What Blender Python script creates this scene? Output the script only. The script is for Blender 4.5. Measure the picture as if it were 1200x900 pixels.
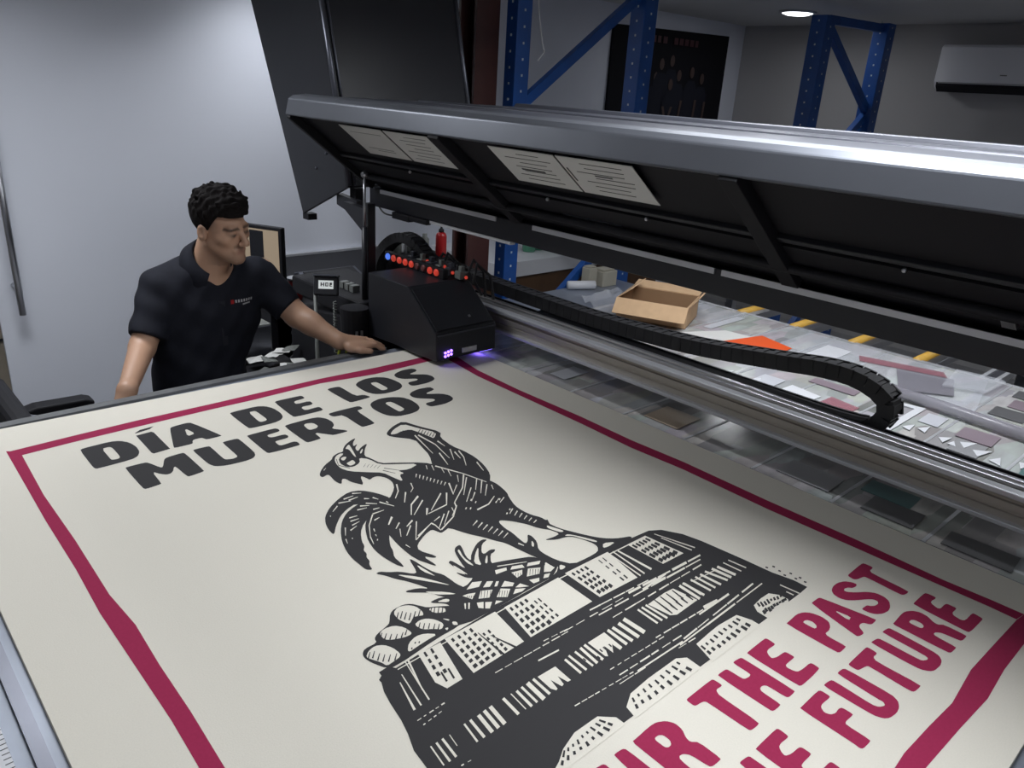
import bpy, bmesh, math, random
import numpy as np
from mathutils import Vector, Matrix
from mathutils.geometry import tessellate_polygon
from mathutils.bvhtree import BVHTree

for o in list(bpy.data.objects): bpy.data.objects.remove(o)
C = bpy.context.scene.collection
SC = bpy.context.scene
T = 0.90                                   # printer bed height above the floor; shapes below use heights relative to the bed
H = 1.43                                   # ceiling height above the bed

# ------------------------------------------------------------------ camera
cam = bpy.data.cameras.new('camera'); co = bpy.data.objects.new('camera', cam); C.objects.link(co)
rx = Vector((0.73478683, -0.6758127, 0.05801312)); dn = Vector((-0.20272434, -0.30042084, -0.93201404)); fw = Vector((0.64729527, 0.67307096, -0.35774896))
M = Matrix((( rx.x, -dn.x, -fw.x, 0.0), (rx.y, -dn.y, -fw.y, 0.0), (rx.z, -dn.z, -fw.z, 0.85 + T), (0, 0, 0, 1)))
co.matrix_world = M
cam.sensor_fit = 'HORIZONTAL'; cam.sensor_width = 36.0; cam.lens = 910.0 / 1200.0 * 36.0; cam.clip_start = 0.02
SC.camera = co
# ------------------------------------------------------------------ world, exposure
w = bpy.data.worlds.new('world'); SC.world = w; w.use_nodes = True
bg = w.node_tree.nodes['Background']; bg.inputs[0].default_value = (0.75, 0.82, 1.0, 1); bg.inputs[1].default_value = 0.05
vs = SC.view_settings; vs.view_transform = 'Standard'; vs.look = 'None'; vs.gamma = 1.0; vs.use_curve_mapping = False; vs.exposure = 0.0
# ceiling panels, the last three added to brighten the far bed and two walls: (x, y, length x, length y, watts); each one becomes a lamp fitting with its light further down
PANELS = [(1.36, 0.50, 0.60, 0.60, 15.5), (0.1, -1.3, 0.60, 0.60, 2.8), (-1.4, 0.9, 0.60, 0.60, 3.4), (0.52, 2.72, 0.60, 0.60, 13.5), (2.10, 1.00, 0.22, 1.20, 19.0), (4.5, 0.3, 0.60, 0.60, 7.0), (1.95, 3.50, 0.30, 0.30, 5.0)]
LCOL = (0.93, 0.96, 1.0)

# ------------------------------------------------------------------ materials
MATS = {}
def mat(name, col, rough=0.5, metal=0.0, var=0.0, scale=20.0, bump=0.0, emit=None, es=0.0, spec=None, trans=0.0, alpha=1.0, coat=0.0):
    if name in MATS: return MATS[name]
    m = bpy.data.materials.new(name); m.use_nodes = True; nt = m.node_tree; b = nt.nodes['Principled BSDF']
    b.inputs['Base Color'].default_value = (*col, 1); b.inputs['Roughness'].default_value = rough; b.inputs['Metallic'].default_value = metal
    if spec is not None: b.inputs['Specular IOR Level'].default_value = spec
    if trans: b.inputs['Transmission Weight'].default_value = trans; b.inputs['IOR'].default_value = 1.3
    if alpha < 1: b.inputs['Alpha'].default_value = alpha
    if coat: b.inputs['Coat Weight'].default_value = coat
    if emit: b.inputs['Emission Color'].default_value = (*emit, 1); b.inputs['Emission Strength'].default_value = es
    if var or bump:
        tc = nt.nodes.new('ShaderNodeTexCoord'); n = nt.nodes.new('ShaderNodeTexNoise'); n.inputs['Scale'].default_value = scale; n.inputs['Detail'].default_value = 4
        nt.links.new(tc.outputs['Object'], n.inputs['Vector'])
        if var:
            r = nt.nodes.new('ShaderNodeMapRange'); r.inputs[3].default_value = 1 - var; r.inputs[4].default_value = 1 + var; r.inputs[1].default_value = .3; r.inputs[2].default_value = .7
            x = nt.nodes.new('ShaderNodeVectorMath'); x.operation = 'SCALE'; x.inputs[0].default_value = col
            nt.links.new(n.outputs['Fac'], r.inputs[0]); nt.links.new(r.outputs[0], x.inputs['Scale']); nt.links.new(x.outputs[0], b.inputs['Base Color'])
        if bump:
            bp = nt.nodes.new('ShaderNodeBump'); bp.inputs['Strength'].default_value = bump; bp.inputs['Distance'].default_value = 0.002
            nt.links.new(n.outputs['Fac'], bp.inputs['Height']); nt.links.new(bp.outputs[0], b.inputs['Normal'])
    MATS[name] = m; return m
mat('wall_paint', (0.70, 0.725, 0.80), 0.75, var=.02, scale=1.3, bump=.03)
mat('wall_grey', (0.40, 0.39, 0.39), 0.8, var=.05, scale=1.0)
mat('ceiling_paint', (0.55, 0.55, 0.55), 0.85, var=.02, scale=2)
mat('floor_tile', (0.25, 0.25, 0.26), 0.4, var=.08, scale=3)
mat('door_white', (0.69, 0.715, 0.79), 0.7)
mat('door_tan', (0.22, 0.19, 0.15), 0.55, var=.1, scale=4)
mat('cream', (0.72, 0.685, 0.60), 0.72, var=.025, scale=420, bump=.12)
mat('ink_black', (0.034, 0.033, 0.035), 0.75, spec=.25)
mat('ink_red', (0.33, 0.024, 0.080), 0.8, var=.05, scale=200, spec=.15)
mat('black_metal', (0.016, 0.017, 0.022), 0.42, 0.0, spec=.45)
mat('hood_inside', (0.012, 0.012, 0.015), 0.62, spec=.25)
mat('black_matt', (0.010, 0.010, 0.013), 0.65, spec=.3)
mat('gunmetal', (0.125, 0.13, 0.155), 0.34, 0.75, var=.1, scale=3)
mat('hood_paint', (0.060, 0.063, 0.078), 0.36, 0.35, var=.1, scale=3)
mat('rim_metal', (0.155, 0.165, 0.19), 0.40, 0.65, var=.12, scale=2.2)
mat('steel', (0.48, 0.49, 0.52), 0.28, 0.95)
mat('aluminium', (0.58, 0.59, 0.62), 0.42, 0.55, var=.05, scale=8)
mat('bed_metal', (0.23, 0.255, 0.31), 0.35, 0.3, var=.10, scale=6)
mat('beam_metal', (0.40, 0.37, 0.33), 0.40, 0.55, var=.1, scale=2)
mat('blue_paint', (0.008, 0.065, 0.27), 0.38, var=.15, scale=9)
mat('blue_slot', (0.5, 0.55, 0.6), 0.5)
mat('brown_paint', (0.065, 0.025, 0.022), 0.5, var=.25, scale=6)
mat('cardboard', (0.54, 0.36, 0.21), 0.85, var=.05, scale=30)
mat('cardboard_shaded', (0.25, 0.15, 0.08), 0.9)  # darker copy of the cardboard; shade inside the box put into the colour
mat('orange', (0.72, 0.085, 0.008), 0.55)
mat('paper', (0.62, 0.62, 0.60), 0.7)
mat('paper_ink', (0.06, 0.06, 0.06), 0.7)
mat('white_plastic', (0.62, 0.63, 0.66), 0.45)
mat('ac_white', (0.85, 0.85, 0.88), 0.4)
mat('roller_yellow', (0.58, 0.34, 0.055), 0.5, var=.08, scale=25)
mat('rubber', (0.012, 0.012, 0.014), 0.55)
mat('red_plastic', (0.32, 0.008, 0.010), 0.35)
mat('red_led', (0.5, 0.02, 0.015), 0.3, emit=(1.0, 0.10, 0.06), es=0.32)
mat('lamp_off', (0.16, 0.05, 0.05), 0.3)
mat('blue_led', (0.02, 0.05, 0.5), 0.3, emit=(0.1, 0.25, 1.0), es=0.8)
mat('violet_led', (0.2, 0.1, 0.9), 0.3, emit=(0.24, 0.12, 1.0), es=5.0)
mat('uv_lamp', (0.2, 0.1, 0.9), 0.3, emit=(0.22, 0.14, 1.0), es=4.0)
mat('sample_teal', (.09, .17, .17), .3)
mat('sample_beige', (.36, .29, .22), .35)
mat('sample_grey', (.27, .27, .28), .3)
mat('sample_dark', (.11, .11, .115), .3)
mat('sample_pale', (.50, .51, .55), .35)
mat('sample_mauve', (.24, .19, .22), .3)
mat('lcd', (0.5, 0.52, 0.5), 0.3, emit=(0.8, 0.85, 0.85), es=0.45)
mat('screen', (0.2, 0.16, 0.12), 0.3, emit=(0.55, 0.43, 0.30), es=0.35)
mat('panel_glow', (0.9, 0.9, 0.9), 0.5, emit=LCOL, es=5.0)
mat('green_glass', (0.10, 0.32, 0.20), 0.25, alpha=.85)
mat('wood_brown', (0.09, 0.045, 0.02), 0.5, var=.15, scale=7)
mat('rail_grey', (0.15, 0.155, 0.16), 0.5, 0.3, var=.2, scale=12)
mat('clear_film', (0.80, 0.82, 0.88), 0.12, alpha=.22)
mat('tint_film', (0.28, 0.27, 0.31), 0.2, alpha=.62)
mat('pink_film', (0.42, 0.18, 0.22), 0.25, alpha=.55)
mat('cloth_navy', (0.0085, 0.0095, 0.016), 0.85, var=.12, scale=60, spec=.25)
mat('cloth_dark', (0.012, 0.013, 0.02), 0.9)
mat('hair_black', (0.007, 0.0055, 0.0055), 0.8, var=.3, scale=220, bump=.6, spec=.12)
mat('shoe', (0.02, 0.02, 0.02), 0.4)
mat('poster_dark', (0.008, 0.008, 0.011), 0.8, spec=.15)
mat('poster_figure', (0.014, 0.015, 0.023), 0.8, spec=.15)
mat('poster_skin', (0.05, 0.028, 0.024), 0.6)
mat('poster_red', (0.05, 0.012, 0.018), 0.6)
mat('logo_white', (0.4, 0.4, 0.42), 0.6)
mat('yellow_green', (0.45, 0.50, 0.05), 0.5)
mat('grey_tube', (0.17, 0.18, 0.17), 0.5)
mat('foam_beige', (0.36, 0.34, 0.28), 0.7)

def patch_mat(name, dark, seed):
    """glossy bed glass with ink residue printed on it in blocks"""
    m = bpy.data.materials.new(name); m.use_nodes = True; nt = m.node_tree; b = nt.nodes['Principled BSDF']; L = nt.links.new; N = nt.nodes.new
    tc = N('ShaderNodeTexCoord'); mp = N('ShaderNodeMapping'); mp.inputs['Location'].default_value = (seed, seed * .37, 0); mp.inputs['Scale'].default_value = (4.0, 11.0, 1)
    L(tc.outputs['Object'], mp.inputs['Vector'])
    v = N('ShaderNodeTexVoronoi'); v.distance = 'CHEBYCHEV'; v.inputs['Scale'].default_value = 1.6; v.inputs['Randomness'].default_value = .85; L(mp.outputs[0], v.inputs['Vector'])
    hs = N('ShaderNodeHueSaturation'); hs.inputs['Saturation'].default_value = .14; hs.inputs['Value'].default_value = dark; L(v.outputs['Color'], hs.inputs['Color'])
    n = N('ShaderNodeTexNoise'); n.inputs['Scale'].default_value = 3.0; n.inputs['Detail'].default_value = 3; L(mp.outputs[0], n.inputs['Vector'])
    mx = N('ShaderNodeMix'); mx.data_type = 'RGBA'; mx.inputs[6].default_value = (.30, .295, .29, 1); L(n.outputs['Fac'], mx.inputs[0]); L(hs.outputs[0], mx.inputs[7])
    L(mx.outputs[2], b.inputs['Base Color']); b.inputs['Roughness'].default_value = .16; b.inputs['Specular IOR Level'].default_value = .6
    MATS[name] = m
patch_mat('bed_residue', .72, 1.7)
patch_mat('bed_residue_b', .62, 6.1)

# ------------------------------------------------------------------ mesh helpers
class MB:
    def __init__(s): s.v = []; s.f = []; s.m = []
    def add(s, vs, fs, mi=0):
        o = len(s.v); s.v += [tuple(p) for p in vs]; s.f += [tuple(i + o for i in f) for f in fs]; s.m += [mi] * len(fs); return s
    def box(s, x0, x1, y0, y1, z0, z1, mi=0, M=None):
        vs = [(x, y, z) for z in (z0, z1) for y in (y0, y1) for x in (x0, x1)]
        if M is not None: vs = [M @ Vector(p) for p in vs]
        return s.add(vs, [(0, 2, 3, 1), (4, 5, 7, 6), (0, 1, 5, 4), (2, 6, 7, 3), (0, 4, 6, 2), (1, 3, 7, 5)], mi)
    def hexa(s, P, mi=0):      # 8 corners: bottom 4 (ccw), top 4
        return s.add(P, [(3, 2, 1, 0), (4, 5, 6, 7), (0, 1, 5, 4), (1, 2, 6, 5), (2, 3, 7, 6), (3, 0, 4, 7)], mi)
    def prism(s, prof, axis, a, b, mi=0):
        """profile of (p, q) extruded along axis: x -> (y,z), y -> (x,z), z -> (x,y)"""
        n = len(prof); mk = {'x': lambda p, t: (t, p[0], p[1]), 'y': lambda p, t: (p[0], t, p[1]), 'z': lambda p, t: (p[0], p[1], t)}[axis]
        vs = [mk(p, a) for p in prof] + [mk(p, b) for p in prof]
        fs = [(i, (i + 1) % n, n + (i + 1) % n, n + i) for i in range(n)]
        o = len(s.v); s.add(vs, fs, mi)
        for base in (0, n):
            tri = tessellate_polygon([[Vector((p[0], p[1], 0)) for p in prof]])
            s.f += [tuple(o + base + i for i in t) for t in tri]; s.m += [mi] * len(tri)
        return s
    def tube(s, path, r, n=10, mi=0, caps=True):
        P = [Vector(p) for p in path]; rr = r if isinstance(r, (list, tuple)) else [r] * len(P)
        up = None; rings = []
        for i, p in enumerate(P):
            d = (P[min(i + 1, len(P) - 1)] - P[max(i - 1, 0)]).normalized()
            if up is None: up = Vector((0, 0, 1)) if abs(d.z) < .9 else Vector((1, 0, 0))
            a = d.cross(up).normalized(); up = a.cross(d).normalized()
            rings.append([p + (a * math.cos(t) + up * math.sin(t)) * rr[i] for t in [2 * math.pi * k / n for k in range(n)]])
        vs = [q for r_ in rings for q in r_]; fs = []
        for i in range(len(P) - 1):
            for k in range(n): fs.append((i * n + k, i * n + (k + 1) % n, (i + 1) * n + (k + 1) % n, (i + 1) * n + k))
        if caps: fs += [tuple(range(n))[::-1], tuple((len(P) - 1) * n + k for k in range(n))]
        return s.add(vs, fs, mi)
    def lathe(s, prof, c, n=20, mi=0):
        rings = [[(c[0] + r * math.cos(2 * math.pi * k / n), c[1] + r * math.sin(2 * math.pi * k / n), c[2] + z) for k in range(n)] for r, z in prof]
        vs = [q for r_ in rings for q in r_]; fs = []
        for i in range(len(prof) - 1):
            for k in range(n): fs.append((i * n + k, i * n + (k + 1) % n, (i + 1) * n + (k + 1) % n, (i + 1) * n + k))
        fs += [tuple(range(n))[::-1], tuple((len(prof) - 1) * n + k for k in range(n))]
        return s.add(vs, fs, mi)
    def ball(s, c, r, n=10, mi=0):
        R3 = r if isinstance(r, (list, tuple)) else (r, r, r)
        prof = [(math.sin(math.pi * i / n), -math.cos(math.pi * i / n)) for i in range(n + 1)]
        vs = []; m = n * 2
        for a, b in prof:
            for k in range(m): t = 2 * math.pi * k / m; vs.append((c[0] + R3[0] * a * math.cos(t), c[1] + R3[1] * a * math.sin(t), c[2] + R3[2] * b))
        fs = [(i * m + k, i * m + (k + 1) % m, (i + 1) * m + (k + 1) % m, (i + 1) * m + k) for i in range(n) for k in range(m)]
        return s.add(vs, fs, mi)
    def flat(s, loops, z, mi=0):
        """filled polygon with holes in the xy plane"""
        L = [[Vector((p[0], p[1], 0)) for p in l] for l in loops]; tri = tessellate_polygon(L); vs = [p for l in L for p in l]
        fs = []
        for t in tri:
            a, b, c = (vs[i] for i in t)
            fs.append(t if (b - a).cross(c - a).z > 0 else (t[0], t[2], t[1]))
        return s.add([(p.x, p.y, z) for p in vs], fs, mi)
def mesh_of(name, mb, mats, zoff=T, smooth=False, merge=False):
    me = bpy.data.meshes.new(name); me.from_pydata([(x, y, z + zoff) for x, y, z in mb.v], [], mb.f)
    for m in (mats if isinstance(mats, (list, tuple)) else [mats]): me.materials.append(MATS[m])
    for i, p in enumerate(me.polygons): p.material_index = mb.m[i]
    bm = bmesh.new(); bm.from_mesh(me)
    if merge: bmesh.ops.remove_doubles(bm, verts=bm.verts, dist=1e-5)
    if smooth is not None and not getattr(mb, 'keep', False): bmesh.ops.recalc_face_normals(bm, faces=bm.faces)
    bm.to_mesh(me); bm.free()
    if smooth:
        for p in me.polygons: p.use_smooth = True
    return me
def put(o, parent):
    C.objects.link(o)
    if parent is not None: o.parent = parent; o.matrix_parent_inverse = Matrix.Translation(-Vector(parent.location)) if parent.type == 'EMPTY' else Matrix.Identity(4)
    return o
def obj(name, mb, mats, parent=None, bevel=0.0, smooth=False, zoff=T, seg=2):
    me = mesh_of(name, mb, mats, zoff, smooth)
    o = put(bpy.data.objects.new(name, me), parent)
    if bevel:
        b = o.modifiers.new('bevel', 'BEVEL'); b.width = bevel; b.segments = seg; b.limit_method = 'ANGLE'; b.angle_limit = math.radians(40)
    return o
def tag(o, label, cat, group=None):
    o['label'] = label; o['category'] = cat
    if group: o['group'] = group
    return o
def thing(name, label, cat, loc, group=None):
    o = bpy.data.objects.new(name, None); C.objects.link(o); o.location = (loc[0], loc[1], loc[2] + T); o.empty_display_size = .1
    return tag(o, label, cat, group)
def struct(o): o['kind'] = 'structure'; return o
def Box(*a): return MB().box(*a)
def inst(me, name, M, parent):
    o = put(bpy.data.objects.new(name, me), parent); o.matrix_basis = M; return o
Rz = lambda a: Matrix.Rotation(a, 4, 'Z'); Ry = lambda a: Matrix.Rotation(a, 4, 'Y'); Rx = lambda a: Matrix.Rotation(a, 4, 'X'); Tr = lambda *p: Matrix.Translation(Vector(p))

# ------------------------------------------------------------------ the room
YB, XR, XL, YF = 3.95, 6.25, -3.2, -3.2
struct(obj('floor', Box(XL, XR, YF, YB + .1, -T - .05, -T), 'floor_tile'))
struct(obj('ceiling', Box(XL, XR, YF, YB + .1, H, H + .05), 'ceiling_paint'))
struct(obj('wall_back', Box(0.62, XR + .1, YB, YB + .1, -T, H), 'wall_paint'))
struct(obj('wall_right', Box(XR, XR + .1, YF, YB + .1, -T, H), 'wall_grey'))
struct(obj('wall_left', Box(XL - .1, XL, YF, YB + .1, -T, H), 'wall_paint'))
struct(obj('wall_front', Box(XL, XR, YF - .1, YF, -T, H), 'wall_paint'))
struct(obj('wall_back_side', Box(XL, -.45, YB, YB + .1, -T, H), 'wall_paint'))
d2 = struct(obj('door_2', Box(-.45, .62, YB + .02, YB + .08, -T, H), 'door_tan'))
for z in (-.35, .35): obj('cross_rail', Box(-.45, .62, YB + .012, YB + .02, z - .006, z + .006), 'black_matt', d2)
d1 = struct(obj('door_1', Box(.62, 1.13, YB - .002, YB - .0005, -T + .01, H - .08), 'wall_paint'))
ph = obj('pull_handle', MB().tube([(.693, YB - .10, -.215), (.693, YB - .10, .62)], .014, 12), 'steel', d1, smooth=True)
for z in (-.1, .5): obj('standoff', MB().tube([(.693, YB - .10, z), (.693, YB - .002, z)], .009, 8), 'steel', ph)
struct(obj('baseboard_back', Box(1.13, XR, YB - .015, YB, -T, -T + .08), 'wall_grey'))

# ceiling fittings
for i, (x, y, lx, ly, wt) in enumerate(PANELS):
    lab = ['square white ceiling panel lamp above the hood', 'square white ceiling panel lamp behind the camera', 'square white ceiling panel lamp over the empty floor on the left', 'square white ceiling panel lamp above the man by the wall', 'long narrow white ceiling lamp added to brighten the far half of the bed', 'square white ceiling panel lamp added to brighten the wall near the air conditioner', 'small square white ceiling lamp added to brighten the wall above the black desk'][i]
    t = thing('ceiling_lamp', lab, 'lamp', (x, y, H - .03), 'ceiling panel lamps')
    fr = MB()
    for a in ((x - lx / 2 - .02, x - lx / 2, y - ly / 2 - .02, y + ly / 2 + .02), (x + lx / 2, x + lx / 2 + .02, y - ly / 2 - .02, y + ly / 2 + .02), (x - lx / 2, x + lx / 2, y - ly / 2 - .02, y - ly / 2), (x - lx / 2, x + lx / 2, y + ly / 2, y + ly / 2 + .02)): fr.box(*a, H - .03, H - .0005)
    obj('frame', fr, 'white_plastic', t)
    obj('diffuser', Box(x - lx / 2, x + lx / 2, y - ly / 2, y + ly / 2, H - .018, H - .002), 'panel_glow', t)
    ld = bpy.data.lights.new('panel_light', 'AREA'); ld.shape = 'RECTANGLE'; ld.size = lx; ld.size_y = ly; ld.energy = wt; ld.color = LCOL; ld.spread = math.radians(125 if y > 3 else 150)
    lo = put(bpy.data.objects.new('panel_light', ld), t); lo.location = (x, y, H - .022 + T)
t = thing('downlight', 'small round ceiling downlight beside the far blue rack', 'lamp', (5.32, 2.98, H - .012))
obj('trim_ring', MB().lathe([(.105, 0), (.125, 0), (.12, .0115), (.10, .0115)], (5.32, 2.98, H - .012), 28), 'white_plastic', t, smooth=True)
obj('lens', MB().lathe([(.001, -.014), (.07, -.011), (.10, .000), (.10, .010), (.001, .010)], (5.32, 2.98, H - .012), 28), 'panel_glow', t)
ld = bpy.data.lights.new('downlight_light', 'AREA'); ld.shape = 'DISK'; ld.size = .2; ld.energy = 10.0; ld.color = LCOL
lo = put(bpy.data.objects.new('downlight_light', ld), t); lo.location = (5.32, 2.98, H - .02 + T)

# ------------------------------------------------------------------ the flatbed printer
BZ = -.012
pr = thing('flatbed_printer', 'large black flatbed printer with raised hood, gantry and glossy bed', 'printer', (1.3, 1.0, -T))
fr = MB().box(-.36, 3.0, -.75, 2.10, -.20, -.026)
obj('bed_frame', fr, 'black_metal', pr, bevel=.006)
for x in (-.2, 1.35, 2.85):
    for y in (-.6, .7, 1.95): obj('leg', Box(x - .05, x + .05, y - .05, y + .05, -T, -.20), 'black_metal', pr)
obj('bed_plate', Box(-.36, 1.66, -.75, 2.10, -.026, BZ), 'bed_metal', pr)
obj('edge_rail', MB().prism([(2.10, -.05), (2.135, -.05), (2.135, -.008), (2.130, -.004), (2.10, -.004)], 'x', -.36, 1.42), 'rail_grey', pr)
rs = obj('ruler_scale', Box(.035, .078, .30, 1.60, BZ, BZ + .0012), 'white_plastic', pr)
tk = MB()
for i in range(130):
    y = .305 + i * .01; tk.box(.078 - (.022 if i % 10 == 0 else .015 if i % 5 == 0 else .009), .078, y - .0006, y + .0006, BZ + .0011, BZ + .0016)
obj('tick_marks', tk, 'ink_black', rs)
obj('edge_stop', Box(.098, .116, .45, 2.05, BZ, BZ + .010), 'gunmetal', pr)
ys = [.425 + .209 * k for k in range(-5, 9)]
ys[-1] = 2.098
for a, b in zip(ys[:-1], ys[1:]):
    for i, (x0, x1) in enumerate([(1.662, 2.20), (2.203, 2.60), (2.603, 2.985)]):
        obj('bed_panel', Box(x0, x1, a + .004, b - .004, -.026, BZ), 'bed_residue' if i != 1 else 'bed_residue_b', pr)
for y in ys[:-1]: obj('bed_strip', Box(1.662, 2.985, y - .004, y + .004, -.026, BZ + .0015), 'aluminium', pr)
# gantry
Y0, Y1 = -.70, 2.72
g = obj('gantry_beam', MB().prism([(1.768, .055), (1.86, .055), (1.86, .118), (1.768, .118), (1.768, .104), (1.773, .102), (1.773, .098), (1.768, .096), (1.768, .080), (1.772, .078), (1.772, .074), (1.768, .072)], 'y', Y0, Y1), 'beam_metal', pr)
obj('lower_lip', Box(1.752, 1.775, Y0, Y1, .046, .057), 'aluminium', g, .002)
obj('upper_lip', Box(1.752, 1.782, Y0, Y1, .112, .126), 'aluminium', g, .003)
obj('linear_rail', Box(1.800, 1.812, Y0, Y1, .118, .128), 'steel', g, .0015)
obj('linear_rail', Box(1.832, 1.846, Y0, Y1, .118, .126), 'steel', g, .0015)
obj('chain_tray', MB().prism([(1.86, .070), (1.945, .070), (1.945, .096), (1.940, .096), (1.940, .076), (1.865, .076), (1.865, .118), (1.86, .118)], 'y', Y0, Y1), 'black_matt', g)
obj('gantry_foot', Box(1.74, 1.96, 2.40, 2.72, -.55, .055), 'black_metal', pr, .004)
# cable chains: every link its own piece
def spline(P, n):
    P = [Vector(p) for p in P]; P = [P[0] * 2 - P[1]] + P + [P[-1] * 2 - P[-2]]; out = []
    for i in range(1, len(P) - 2):
        for k in range(n):
            t = k / n; a, b, c, d = P[i - 1], P[i], P[i + 1], P[i + 2]
            out.append(.5 * ((2 * b) + (c - a) * t + (2 * a - 5 * b + 4 * c - d) * t * t + (3 * b - a - 3 * c + d) * t ** 3))
    return out + [P[-2]]
def chain(name, path, pitch, wid, th, parent):
    pts = spline(path, 40); acc = [0.0]
    for a, b in zip(pts[:-1], pts[1:]): acc.append(acc[-1] + (b - a).length)
    m = MB().box(-pitch * .54, pitch * .54, -wid * .40, wid * .40, -th * .40, th * .40)
    m.box(-pitch * .30, pitch * .66, -wid * .5, -wid * .38, -th * .5, th * .5); m.box(-pitch * .30, pitch * .66, wid * .38, wid * .5, -th * .5, th * .5); m.box(-pitch * .2, pitch * .25, -wid * .46, wid * .46, th * .40, th * .47)
    me = mesh_of('chain_link', m, 'rubber', 0.0)
    n = int(acc[-1] / pitch)
    cores = MB(); core = [pts[0]] + pts[::8] ; cores.tube([(p.x, p.y, p.z) for p in pts[::6]], th * .3, 6)
    root = obj(name, cores, 'rubber', parent)
    for i in range(n):
        s = (i + .5) * pitch; j = next(k for k in range(len(acc) - 1) if acc[k + 1] >= s)
        p = pts[j].lerp(pts[j + 1], (s - acc[j]) / max(acc[j + 1] - acc[j], 1e-6)); d = (pts[min(j + 2, len(pts) - 1)] - pts[max(j - 1, 0)]).normalized()
        y = Vector((1, 0, 0)); y = (y - d * d.dot(y)).normalized(); z = d.cross(y)
        if i < n: pass
        inst(me, 'chain_link', Matrix(((d.x, y.x, z.x, p.x), (d.y, y.y, z.y, p.y), (d.z, y.z, z.z, p.z + T), (0, 0, 0, 1))), root)
    return root
X = 1.895
chain('cable_chain', [(X, 2.50, .175), (X, 2.14, .160), (X, 1.80, .155), (X, 1.55, .155), (X, 1.22, .170), (X, .95, .203), (X, .81, .222), (X, .72, .222), (X, .655, .200), (X, .635, .165), (X, .655, .122), (X, .72, .100), (X, 1.0, .096), (X, 1.9, .096)], .034, .058, .042, pr)
chain('cable_chain', [(1.70, 2.575, .10), (1.70, 2.565, .17), (1.70, 2.53, .225), (1.70, 2.47, .272), (1.70, 2.40, .298), (1.70, 2.33, .292), (1.70, 2.26, .255), (1.70, 2.20, .225)], .024, .050, .036, pr)
# carriage
X0, X1 = 1.435, 1.685
c = obj('carriage', MB().prism([(2.235, .004), (2.235, .228), (2.005, .228), (1.850, .108), (1.845, .018), (1.95, .012), (2.07, .012)], 'x', X0, X1), 'black_metal', pr, .003)
sl = Vector((0, 1.850 - 2.005, .108 - .228)).normalized(); nr = Vector((0, sl.z, -sl.y)); nr = -nr if nr.z < 0 else nr
def slant(a, b, x0, x1, th, off=0.0):
    o = Vector((0, 2.005, .228)); P = []
    for h in (off, off + th):
        for (x, s) in ((x0, a), (x1, a), (x1, b), (x0, b)): q = o + sl * s + nr * h; P.append((x, q.y, q.z))
    return MB().hexa(P)
obj('front_cover', slant(.010, .186, X0 + .008, X1 - .008, .004), 'black_metal', c, .0015)
obj('screw', slant(.150, .158, X0 + .155, X0 + .163, .003, .004), 'steel', c)
obj('cover_seam', Box(X0 + .004, X1 - .004, 1.8435, 1.8475, .100, .104), 'gunmetal', c)
obj('nameplate', Box(X0 + .105, X0 + .165, 1.8425, 1.846, .030, .046), 'white_plastic', c)
k = MB()
for i in range(3):
    for j in range(2): k.ball((X0 + .035 + .012 * i, 1.8435, .030 + .012 * j + .002 * i), .0045, 5)
obj('violet_lamp', k, 'violet_led', c, smooth=True)
obj('curing_lamp', Box(X0 + .19, X1 - .004, 1.856, 1.90, .0135, .0175), 'uv_lamp', c)
bar = obj('lamp_rail', Box(1.592, 1.612, 2.02, 2.37, .2285, .262), 'black_matt', c, .002)
cols = ['blue_led'] + ['red_led'] * 4 + ['lamp_off'] * 2 + ['red_led'] * 2
for i in range(9):
    y = 2.345 - i * .036
    obj('status_lamp', MB().lathe([(.012, 0), (.012, .004), (.009, .007), (.001, .008)], (0, 0, 0), 14), cols[i], bar, zoff=0).matrix_basis = Tr(1.592, y, .246 + T) @ Ry(-math.pi / 2)
for p in ((1.64, 2.03, .245), (1.66, 2.10, .25), (1.65, 1.97, .24), (1.66, 2.2, .25)):
    obj('valve_lamp', MB().ball(p, .006, 5), 'red_led', c, smooth=True)
rnd = random.Random(3)
for i in range(9):
    y = 2.30 - i * .045; x = 1.68 + rnd.uniform(-.02, .05)
    obj('ink_tube', MB().tube([(X1 - .03, y, .225), (x, y + .02, .26 + rnd.uniform(0, .03)), (x + .04, y + rnd.uniform(-.03, .03), .245), (1.775, y + rnd.uniform(-.03, .03), .150)], .0055, 6), 'rubber', c, smooth=True)
for i in range(6):
    y = 2.28 - i * .055
    obj('ink_damper', MB().box(1.64, 1.675, y - .015, y + .015, .2285, .255).box(1.65, 1.665, y - .008, y + .008, .255, .272), 'grey_tube' if i % 2 else 'gunmetal', c, .002)
for i in range(5):
    obj('filter_bottle', MB().lathe([(.016, 0), (.018, .01), (.018, .05), (.010, .06), (.010, .072)], (1.78 + .034 * i, 2.56 + .03 * (i % 2), .195), 12), 'white_plastic' if i % 2 else 'grey_tube', pr, smooth=True)
obj('station_shelf', Box(1.745, 1.96, 2.42, 2.72, .128, .195), 'black_matt', pr)
# maintenance station past the end of the bed
obj('station_box', MB().prism([(2.16, -.62), (2.82, -.62), (2.82, -.03), (2.40, .03), (2.24, .0), (2.16, -.03)], 'x', 1.44, 1.735), 'black_matt', pr, .006)
obj('station_cover', MB().box(1.44, 1.70, 2.30, 2.80, .03, .10), 'black_matt', pr, .01)
obj('pump_housing', MB().tube([(1.40, 2.27, -.03), (1.40, 2.27, .10)], [.045, .05], 18), 'black_matt', pr, smooth=False)
for i in range(2): obj('drain_pipe', MB().tube([(1.375 + .02 * i, 2.215, .03), (1.37 + .02 * i, 2.21, -.10)], .005, 8), 'steel', pr)
for i in range(3): obj('terminal_block', Box(1.50, 1.53, 2.44 + i * .035, 2.465 + i * .035, .1005, .125), 'grey_tube', pr)
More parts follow.
